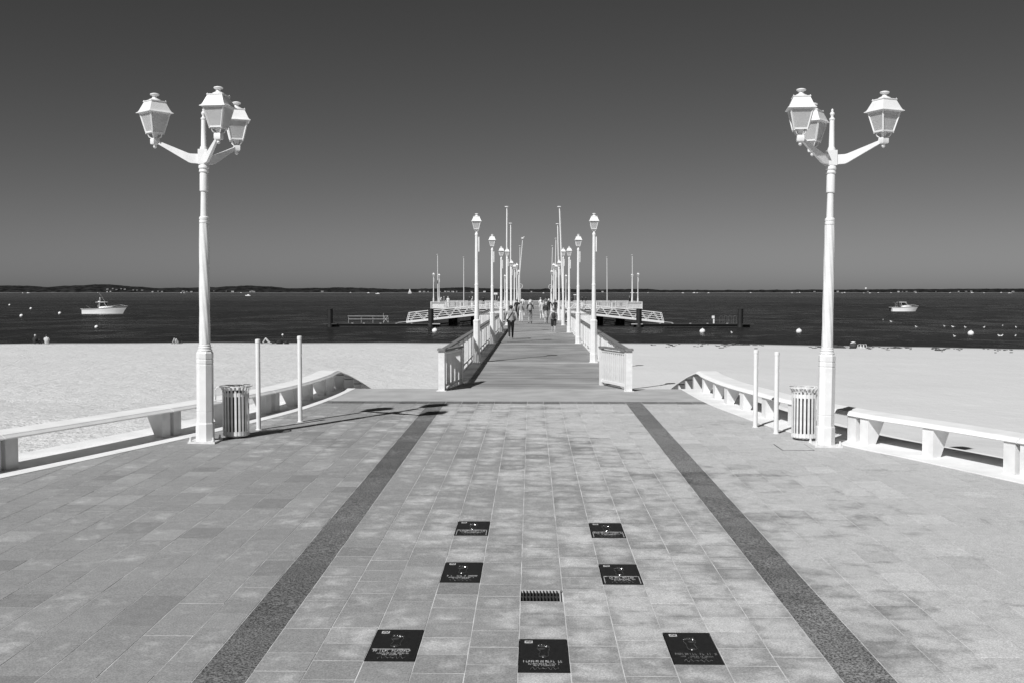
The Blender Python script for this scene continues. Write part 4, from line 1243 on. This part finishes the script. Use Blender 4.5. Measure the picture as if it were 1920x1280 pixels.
    hd, tpj = J['head'], J['top']; ax = (tpj - hd).normalized()
    hm = MB(); c = hd + ax * .035 - Vector((0, .018, 0)) * (1 if pose != 'lie' else 0)
    hm.sphere(c, .098, 14, 9, (.92, 1.0, 1.02))
    if skirt: hm.sphere(c - ax * .09 - Vector((0, .04, 0)), .075, 10, 7, (1, .6, 1.3))
    hm.build('hair', M[hat and 'p_' + hat or hair], root, smooth=80)
    if pose != 'lie':
        fm = MB(); fm.sphere(hd + Vector((0, .092, .0)), .016, 8, 6, (.8, 1.1, 1.4)); fm.sphere(hd + Vector((-.086, .01, .0)), .022, 6, 6, (.4, .8, 1.2)); fm.sphere(hd + Vector((.086, .01, .0)), .022, 6, 6, (.4, .8, 1.2))
        fm.build('ears_and_nose', M['skin'], root, smooth=80)
        ey = MB()
        for sx in (-.03, .03): ey.sphere(hd + Vector((sx, .080, .022)), .010, 6, 5)
        ey.box(hd + Vector((0, .084, -.045)), (.04, .01, .008)); ey.build('eyes_and_mouth', M['hairdark'], root)
    if skirt and pose in ('walk', 'stand'):
        sk = MB(); sk.lathe([(.17, .52), (.165, .60), (.15, .80), (.135, .98), (.125, 1.04)], 18, lobes=.06, nl=5, twist=1.0); sk.build('skirt', M['p_' + low], root, smooth=60)
    if shorts and pose in ('walk', 'stand'):
        sh = MB()
        for s in 'lr':
            a, b = J['hi' + s], J['kn' + s]; sh.tube([a + Vector((0, 0, .04)), a.lerp(b, .5), a.lerp(b, .95)], [.115, .105, .10], 12)
        sh.build('shorts', M['p_' + low], root, smooth=60)
    if bag == 'backpack':
        bk = MB(); bk.lathe([(.10, 1.0), (.135, 1.04), (.14, 1.22), (.12, 1.36), (.06, 1.43)], 14, (0, -.17, 0)); bk.build('backpack', M['p_dark' if top != 'dark' else 'p_grey'], root, smooth=50)
        st = MB()
        for sx in (-.1, .1): st.tube([(sx, -.1, 1.40), (sx, .02, 1.475), (sx, .125, 1.35), (sx, .10, 1.10), (sx, -.06, 1.04)], .018, 6)
        st.build('straps', M['p_dark'], root, smooth=50)
    elif bag == 'sling':
        st = MB(); st.tube([(.12, -.02, 1.47), (.05, -.115, 1.37), (-.06, -.125, 1.2), (-.165, -.09, 1.02), (-.18, .02, 1.0), (-.05, .12, 1.2), (.10, .09, 1.40), (.12, -.02, 1.47)], .017, 6)
        st.box((-.20, -.05, .96), (.08, .2, .16)); st.build('sling_bag', M['p_black'], root, smooth=30)
    elif bag == 'hand':
        st = MB(); st.box((.245, .05, .66), (.07, .22, .2)); st.tube([(.235, -.02, .75), (.23, .06, .84), (.235, .13, .75)], .01, 5); st.build('hand_bag', M['p_white'], root, smooth=30)
    return root
def on_deck(px, feet): p = on_z(px, feet, 0.0); return (p.x, p.y, 0.004)
person('man in grey shirt and black trousers with a dark sling bag, walking away', on_deck(958, 636), 0.08, 1.72, 'walk', 'grey', 'black', 'hairdark', sleeves=True, bag='sling', shoes='white', phase=1, build=1.28)
person('curly-haired child with a dark backpack and dark shorts', on_deck(1038, 624), 0.0, 1.46, 'walk', 'pale', 'dark', 'hairgrey', shorts=True, bag='backpack', shoes='white', phase=-1)
person('woman with dark top and patterned skirt, fair hair', on_deck(1024, 608), 0.05, 1.66, 'walk', 'dark', 'print', 'hairfair', skirt=True, shoes='pale', phase=1, build=1.05)
person('person in pale top and white trousers', on_deck(1016, 599.5), 0.1, 1.68, 'walk', 'pale', 'white', 'hairgrey', shoes='white', phase=-1)
person('person with patterned trousers and a backpack', on_deck(994, 607.5), 0.0, 1.74, 'walk', 'dark', 'print', 'hairfair', hat='white', bag='backpack', phase=1, build=1.05)
person('person in long grey top and white trousers carrying a white bag', on_deck(977, 604.5), 0.1, 1.66, 'stand', 'grey', 'white', 'hairgrey', sleeves=True, bag='hand', shoes='black', build=1.15)
person('person dressed all in black near the shaded railing', on_deck(969.5, 597), 0.0, 1.72, 'walk', 'black', 'black', 'hairdark', phase=-1)
person('person in a white shirt far along the boardwalk', on_deck(979.5, 583.5), 3.0, 1.70, 'walk', 'white', 'dark', 'hairdark', phase=1, fingers=False)
person('dark-haired person in pale shirt before the back railing', on_deck(994.5, 585), 2.9, 1.70, 'walk', 'pale', 'mid', 'hairdark', phase=-1, fingers=False)
person('person in dark jacket and fair cap behind the woman with the skirt', on_deck(1029, 595), 0.1, 1.74, 'walk', 'black', 'dark', 'hairfair', hat='white', phase=1, fingers=False)
person('tall dark-haired person before the back railing', on_deck(1023.5, 584), 0.2, 1.78, 'stand', 'mid', 'dark', 'hairdark', fingers=False)
person('pale-clothed person talking near the back railing', on_deck(1013.5, 586), -0.6, 1.72, 'stand', 'white', 'pale', 'hairfair', fingers=False)
person('person in dark clothes beside the fourth lamp of the sunlit railing', on_deck(1041, 596), 0.4, 1.70, 'stand', 'dark', 'mid', 'hairgrey', fingers=False)
GH = 'people on the pier head'
for px, top, low, hair, hat, lab, y, rz in (
        (827.5, 'white', 'dark', 'hairdark', None, 'dark-haired person in white top on the outer end of the pier head', 158, 1.2),
        (832.5, 'mid', 'mid', 'hairfair', None, 'fair-haired person in grey on the outer end of the pier head', 159, -1.0),
        (840, 'white', 'white', 'hairfair', None, 'person all in white on the pier head, arm toward the railing', 157, -.5),
        (881, 'black', 'mid', 'hairdark', None, 'person in black by the notice board side of the pier head, taller of a pair', 160, 2.0),
        (886, 'pale', 'white', 'hairfair', None, 'person in pale top, shorter of a pair on the pier head', 158, -2.0),
        (906.5, 'black', 'black', 'hairdark', None, 'broad person in a black shirt standing alone on the pier head', 157, .2),
        (935, 'mid', 'pale', 'hairfair', None, 'person next to the small white notice board', 155, .9),
        (1072, 'dark', 'mid', 'hairdark', None, 'person in dark top beside the narrow notice board', 156, .4),
        (1092, 'black', 'white', 'hairdark', None, 'person in black top and white trousers on the pier head', 158, 1.5),
        (1098.5, 'black', 'black', 'hairdark', None, 'person all in black on the pier head beside one in white trousers', 157, -1.5),
        (1180.5, 'dark', 'dark', 'hairgrey', None, 'person leaning by the flagpole on the outer end of the pier head', 156, 1.0)):
    p = at_y(px, 575, y)
    person(lab, (p.x, y, .004), rz, 1.66 + random.random() * .14, 'stand', top, low, hair, hat=hat, fingers=False, group=GH)
def on_sand(px, y):
    d = ray(px, 640); x = d.x / d.y * y
    return (x, y, sand_z(x, y) - .01)
GB = 'people resting on the beach'
person('person in dark vest sitting on the sand, long fair hair', on_sand(64, 92.3), -.35, 1.7, 'sit', 'black', 'dark', 'hairfair', group=GB, fingers=False)
person('person in pale shirt sitting on the sand, dark hair', on_sand(87, 92.3), .3, 1.7, 'sit', 'pale', 'white', 'hairdark', group=GB, fingers=False)
person('sunbather lying alone on the sand with knees drawn up', on_sand(333, 93.6), pi - .25, 1.7, 'lie', 'dark', 'white', 'hairdark', shorts=True, group=GB, fingers=False)
person('sunbather lying on the sand next to dark bags with knees drawn up', on_sand(506, 94.0), pi / 2 + .1, 1.75, 'lie', 'black', 'pale', 'hairdark', shorts=True, group=GB, fingers=False)
x, y, z = on_sand(528, 93.8)
for dx, lab in ((-.2, 'dark beach bag, the larger beside the sunbather'), (.42, 'dark beach bag, the smaller beside the sunbather')):
    root = thing('beach_bag', lab, 'bag', (x + dx, y, z), group='bags on the sand')
    s_ = 1.0 if dx < 0 else .7
    mb = MB(); mb.lathe([(.26 * s_, 0), (.3 * s_, .1 * s_), (.24 * s_, .26 * s_), (.12 * s_, .36 * s_)], 10, lobes=.12, nl=3); mb.build('sack', M['p_black'], root, smooth=50)
    mb = MB(); mb.tube([(-.12 * s_, 0, .33 * s_), (0, 0, .46 * s_), (.12 * s_, 0, .33 * s_)], .015, 5); mb.build('handle', M['p_dark'], root)

# ------------------------------------------------------------------ tide line things
mb = MB(); rw = random.Random(9)
cl_ = [1205 + 720 * rw.random() ** .8 for _ in range(22)]
for i in range(150):
    px = rw.choice(cl_) + rw.gauss(0, 9); x = (px - 1003.5) / FPX * 88
    ys = shore_y(x); y = ys - 4.5 - abs(rw.gauss(0, 1)) * 3.5 - 4 * noise.noise(Vector((px * .02, 3, 3)))
    x = (px - 1003.5) / FPX * y; z = sand_z(x, y); a = rw.random() * 6.3; L = rw.uniform(.06, .34); 
    a *= .25
    mb.box((x, y, z + .014), (L, .11 + .06 * rw.random(), .035 + .04 * rw.random()), Matrix.Rotation(a, 3, 'Z'))
    if rw.random() < .4: mb.box((x + L * .6, y + .1, z + .014), (L * .7, .1, .04), Matrix.Rotation(a + .5, 3, 'Z'))
tag(mb.build('seaweed_wrack', M['weed']), 'scraps of dark seaweed strewn along the tide line', 'seaweed', kind='stuff')
def clump(px, y, w, h, label, m='weed', seed=1):
    x, y, z = on_sand(px, y); root = tag(link('seaweed_heap', None, None, (x, y, z)), label, 'seaweed', 'seaweed heaps on the beach')
    r = random.Random(seed); mb = MB()
    for i in range(16):
        t = r.uniform(-1, 1); q = MB
        mb.sphere((t * w, r.uniform(-.4, .4), h * (1 - abs(t)) * r.uniform(.1, .55)), h * r.uniform(.35, .6), 7, 5, (r.uniform(1, 2), 1, r.uniform(.5, 1)))
    mb.build('weed', M[m], root)
clump(1377, 92.3, 1.1, .28, 'low dark heap of seaweed at the tide line beyond the white posts', seed=1)
clump(1567, 86.0, .62, .32, 'dark seaweed heap right behind the plaza lamp post by the access cover', seed=2)
clump(1679, 86.0, .5, .14, 'flat dark patch of seaweed along the tide line beyond the sunlit bench', seed=3)
x, y, z = on_sand(1600, 85.5)
root = thing('beached_buoy', 'half-dark round buoy lying on the sand near the seaweed heap', 'buoy', (x, y, z), 0.4)
mb = MB(); mb.sphere((.02, .03, .36), .22, 16, 10, (1.1, 1, .8)); mb.build('upper_ball', M['buoy'], root, smooth=60)
mb = MB(); mb.sphere((.0, 0, .22), .30, 16, 10, (1, 1, .95)); mb.build('fouled_side', M['weed'], root, smooth=60)
root = thing('driftwood_frame', 'white wire frame lying on the sand next to the beached buoy', 'frame', (x + .62, y, z), 0)
for k in range(3):
    mb = MB(); mb.tube([(-.28 + .22 * k, 0, 0), (-.25 + .22 * k, .02, .3), (-.05 + .22 * k, .02, .34), (.05 + .22 * k, 0, 0)], .022, 5); mb.build('bar', M['white'], root, smooth=50)

# ------------------------------------------------------------------ boats
def hull_mesh(L, B, fb_s, fb_b, over):
    """stern at x=0, bow at x=L; sections port keel starboard"""
    mb = MB(); secs = []
    N = 16
    for i in range(N + 1):
        t = i / N; x = L * t
        hb = B / 2 * (1 - max(0, (t - .45) / .55) ** 2.4) * (.92 + .08 * min(1, t * 4)); hb = max(hb, .02)
        fb = fb_s + (fb_b - fb_s) * t ** 1.6
        ch = hb * (.92 - .22 * max(0, (t - .4) / .6) ** 1.3)
        kz = -.35 + .2 * max(0, (t - .6) / .4) ** 2
        xo = over * max(0, (t - .6) / .4) ** 2
        secs.append([Vector((x + xo, -hb, fb)), Vector((x + xo * .95, -hb * .99, fb - .10)), Vector((x + xo * .35, -(hb * .45 + ch * .5), fb * .45)), Vector((x - xo * .1, -ch, -.08)), Vector((x - xo * .3, 0, kz)),
                     Vector((x - xo * .1, ch, -.08)), Vector((x + xo * .35, hb * .45 + ch * .5, fb * .45)), Vector((x + xo * .95, hb * .99, fb - .10)), Vector((x + xo, hb, fb))])
    mb.loft(secs)
    s0 = secs[0]; mb.add(s0, [tuple(range(9))])
    return mb, secs
def motor_boat(loc, rz, L, B, fs, fb, over, roof, label):
    root = thing('motor_boat', label, 'boat', loc, rz, 'anchored motor boats')
    mb, secs = hull_mesh(L, B, fs, fb, over); mb.build('hull', M['hull'], root, smooth=40)
    dk = MB(); dk.loft([[s[0] + Vector((0, .05, -.22)), s[8] + Vector((0, -.05, -.22))] if i < 8 else [s[0] + Vector((0, .02, .04)), s[4] * 0 + Vector((s[0].x, 0, s[0].z + .12)), s[8] + Vector((0, -.02, .04))][0::2] for i, s in enumerate(secs)])
    dk.build('deck', M['hull'], root, smooth=40)
    gs = MB()
    for k in (0, 8): gs.tube([s[k] + Vector((0, 0, -.08)) for s in secs], .04, 6)
    gs.build('rubbing_strake', M['stripe'], root, smooth=50)
    ob = MB(); ob.box((-.35, 0, fs + .05), (.55, .42, .5)); ob.box((-.38, 0, .15), (.3, .18, fs + .3)); ob.build('outboard_motor', M['black'], root)
    oc = MB(); oc.box((-.36, 0, fs + .02), (.57, .44, .09)); oc.build('motor_band', M['alu'], root)
    x0 = L * .42; zt = roof
    zf = fs + (fb - fs) * .45 ** 1.6
    cb = MB()    # cuddy / console
    cb.loft([[Vector((x, sy * w, z)) for sy, z in ((-1, zf - .3), (-1, h), (1, h), (1, zf - .3))] for x, w, h in ((x0, B * .30, zf + .30), (x0 + L * .13, B * .32, zf + .38), (x0 + L * .28, B * .26, zf + .32), (x0 + L * .42, B * .14, zf + .16))], close=True)
    cb.build('cabin', M['hull'], root, smooth=30)
    wsx = x0 + L * .13
    ws = MB(); ws.loft([[Vector((wsx - .05, -B * .27, zt - .06)), Vector((wsx - .05, B * .27, zt - .06))], [Vector((wsx + .55, -B * .25, zf + .36)), Vector((wsx + .55, B * .25, zf + .36))]])
    for sy in (-1, 1): ws.add([(wsx - .05, sy * B * .272, zt - .06), (wsx + .5, sy * B * .262, zf + .36), (wsx - .75, sy * B * .29, zf + .33), (wsx - .45, sy * B * .285, zt - .06)], [(0, 1, 2, 3)])
    ws.build('windscreen', M['glassdark'], root)
    ps = MB()
    for sy in (-1, 1):
        ps.bar((wsx - .85, sy * B * .29, zf + .1), (wsx - .95, sy * B * .28, zt - .04), .12, .05); ps.bar((wsx + .55, sy * B * .265, zf + .36), (wsx - .02, sy * B * .28, zt - .04), .06, .05)
    ps.build('roof_pillar', M['hull'], root)
    rf = MB(); rf.loft([[Vector((x, sy * B * .34, zt + z)) for sy, z in ((-1, 0), (-1, .09 * k), (1, .09 * k), (1, 0))] for x, k in ((wsx - 1.75, .7), (wsx - .8, 1.2), (wsx + .1, 1), (wsx + .3, .4))], close=True)
    rf.build('hard_top', M['hull'], root)
    pr = MB()
    for sy in (-1, 1):
        pr.tube([secs[i][0 if sy < 0 else 8] + Vector((0, -sy * .06, .34 if 9 < i < 16 else .03)) for i in (9, 10, 12, 14, 16)], .02, 5)
    pr.build('bow_rail', M['alu'], root, smooth=50)
    return root, wsx, zt, zf
p = on_z(157, 588.5, WATER); sca = p.y / FPX
bl, wx, zt, zf = motor_boat((p.x, p.y, WATER), 0.05, 8.3, 2.75, 1.0, 1.62, .95, 2.42, 'long white motor boat with hard top and aerial, anchored near the ball buoys')
mb = MB(); mb.tube([(wx - .2, .4, zt + .1), (wx - 1.35, .4, zt + 2.0)], .018, 5); mb.build('aerial', M['alu'], bl)
mb = MB(); mb.bar((wx - 1.1, 0, zt + .05), (wx - 1.1, 0, zt + .7), .06); mb.sphere((wx - 1.1, 0, zt + .85), .14, 8, 6, (.7, .7, 1.6)); mb.box((wx - 1.35, 0, zt + .18), (.28, .28, .16)); mb.build('radar_mast', M['hull'], bl)
mb = MB(); mb.tube([(2.0, -1.2, 1.1), (1.0, -1.2, 1.75)], .012, 4); mb.build('fishing_rod', M['alu'], bl)
person('person in pale shirt at the helm of the long boat', (p.x + 3.2, p.y + .1, WATER + .55), 1.4, 1.7, 'stand', 'pale', 'mid', 'hairfair', fingers=False, group='people aboard the boats')
p = on_z(1671.5, 584, WATER)
br, wx, zt, zf = motor_boat((p.x, p.y, WATER), -0.04, 5.6, 2.2, .95, 1.25, .7, 2.12, 'short white cabin motor boat with folded dark bimini, anchored off the gulls')
mb = MB(); mb.tube([(.55, -.7, 2.05), (1.0, -.7, 2.32), (1.6, -.7, 2.1)], .07, 6); mb.tube([(.55, .7, 2.05), (1.0, .7, 2.32), (1.6, .7, 2.1)], .07, 6); mb.tube([(1.0, -.7, 2.32), (1.0, .7, 2.32)], .07, 6); mb.build('bimini', M['black'], br, smooth=50)
mb = MB()
for sy in (-.7, .7): mb.tube([(1.15, sy, .9), (1.0, sy, 2.3)], .02, 5)
mb.build('bimini_frame', M['alu'], br)
person('person in dark clothes standing in the stern of the short boat', (p.x + 1.45, p.y + .1, WATER + .62), .4, 1.6, 'stand', 'dark', 'dark', 'hairfair', fingers=False, group='people aboard the boats')

# small sailing boat, far launches, houses on the far shore
p = at_y(765, 549.5, 2300)
root = thing('sailing_boat', 'tiny white sailing boat under sail before the far wooded shore', 'boat', (p.x, 2300, WATER), .3)
mb, _ = hull_mesh(8, 2.4, .9, 1.1, .6); mb.build('hull', M['hull'], root, smooth=40)
mb = MB(); mb.tube([(4, 0, .8), (4, 0, 11.5)], .07, 6); mb.build('mast', M['alu'], root)
for nm, tri in (('mainsail', [(3.9, .05, 11.2), (3.9, .05, 1.8), (.3, .6, 1.8)]), ('jib', [(4.1, -.05, 10.4), (4.1, .3, 1.7), (7.8, 0, 1.5)])):
    a, b, c = (Vector(q) for q in tri); mid = (a + b + c) / 3 + Vector((0, .35, 0)); mb = MB(); mb.add([a, b, c, mid], [(0, 1, 3), (1, 2, 3), (2, 0, 3)]); mb.add([q + Vector((0, .03, 0)) for q in (a, b, c, mid)], [(1, 0, 3), (2, 1, 3), (0, 2, 3)]); mb.build(nm, M['buoy'], root)
hb, _ = hull_mesh(8, 2.6, .9, 1.2, .6); hmesh = hb.mesh('hull', M['hull'], smooth=40)
cbm = MB(); cbm.loft([[Vector((x, s * w, z)) for s, z in ((-1, .8), (-1, h), (1, h), (1, .8))] for x, w, h in ((2, .9, 2.0), (4, .95, 2.2), (5.4, .6, 1.2))], close=True); cmesh2 = cbm.mesh('cabin', M['hull'])
def launch(px, py, y, sc, label, group='far boats on the bay'):
    p = at_y(px, py, y)
    root = thing('far_boat', label, 'boat', (p.x, y, WATER), random.choice((0, pi)) + random.uniform(-.4, .4), group); root.scale = (sc, sc, sc)
    link('hull', hmesh, root); link('cabin', cmesh2, root)
launch(470, 552, 1150, .75, 'small white launch off the far hill, nearer than the moored boats', 'lone launch'); launch(712, 551, 2100, 1.0, 'small white launch between the far shore and the pontoon')
rb = random.Random(31)
FB = 'tiny white boat moored in the line off the far shore'
for i in range(38):
    px = rb.uniform(1010, 1900) if i < 28 else rb.uniform(10, 900)
    launch(px, 549, rb.uniform(3000, 4150), rb.uniform(.6, 1.15), FB, 'far boats moored off the wooded shore')
def house(px, y, w, h, m, zb, lab=None):
    x = (px - 1003.5) / FPX * y
    root = thing('far_house', lab or ('tiny pale house low on the far shore' if m is M['house'] else 'tiny grey house low on the far shore'), 'house', (x, y, zb), rb.uniform(-.3, .3), 'far houses on the opposite shore')
    d = w * .7
    q = MB(); q.box((0, 0, h / 2), (w, d, h)); q.build('wall', m, root)
    q = MB(); q.add([(-w / 2 - .4, -d / 2 - .4, h), (w / 2 + .4, -d / 2 - .4, h), (w / 2 + .4, d / 2 + .4, h), (-w / 2 - .4, d / 2 + .4, h), (-w / 2 - .4, 0, h + d * .3), (w / 2 + .4, 0, h + d * .3)], [(0, 1, 5, 4), (2, 3, 4, 5), (1, 2, 5), (3, 0, 4), (3, 2, 1, 0)]); q.build('roof', M['roof'], root)
    q = MB(); q.box((0, 0, 0), (w * .14, .08, h * .45)); wm = q.mesh('window', M['glassdark'])
    for k in (-.28, 0, .28): link('window', wm, root, (w * k, -d / 2 - .03, h * .5))
for i in range(52):
    px = rb.choice((rb.uniform(180, 480), rb.uniform(280, 480), rb.uniform(780, 980), rb.uniform(0, 1900), rb.uniform(1520, 1920)))
    house(px, FAR - 4 + rb.uniform(0, 26), rb.uniform(4, 10), rb.uniform(2.2, 4.2), M['house'] if rb.random() < .5 else M['housegrey'], WATER + 2.0)
for px, dz in ((196, 12), (206, 15), (213, 10), (222, 14), (229, 12), (245, 9), (252, 8), (262, 7)):
    house(px, FAR + 70, rb.uniform(5, 9), 2.4, M['housegrey'], WATER + dz, 'tiny house among the trees on the slope of the far hill')
x = (1618.5 - 1003.5) / FPX * FAR
root = thing('water_tower', 'small white water tower rising above the far tree line', 'tower', (x, FAR + 300, WATER)); root.location.x = (1618.5 - 1003.5) / FPX * (FAR + 300)
mb = MB(); mb.lathe([(2.2, 0), (1.8, 13)], 14); mb.build('stem', M['house'], root, smooth=40)
mb = MB(); mb.lathe([(1.9, 13), (4.2, 15.5), (4.2, 20), (3.4, 21.2), (.2, 21.8)], 16); mb.build('tank', M['house'], root, smooth=40)
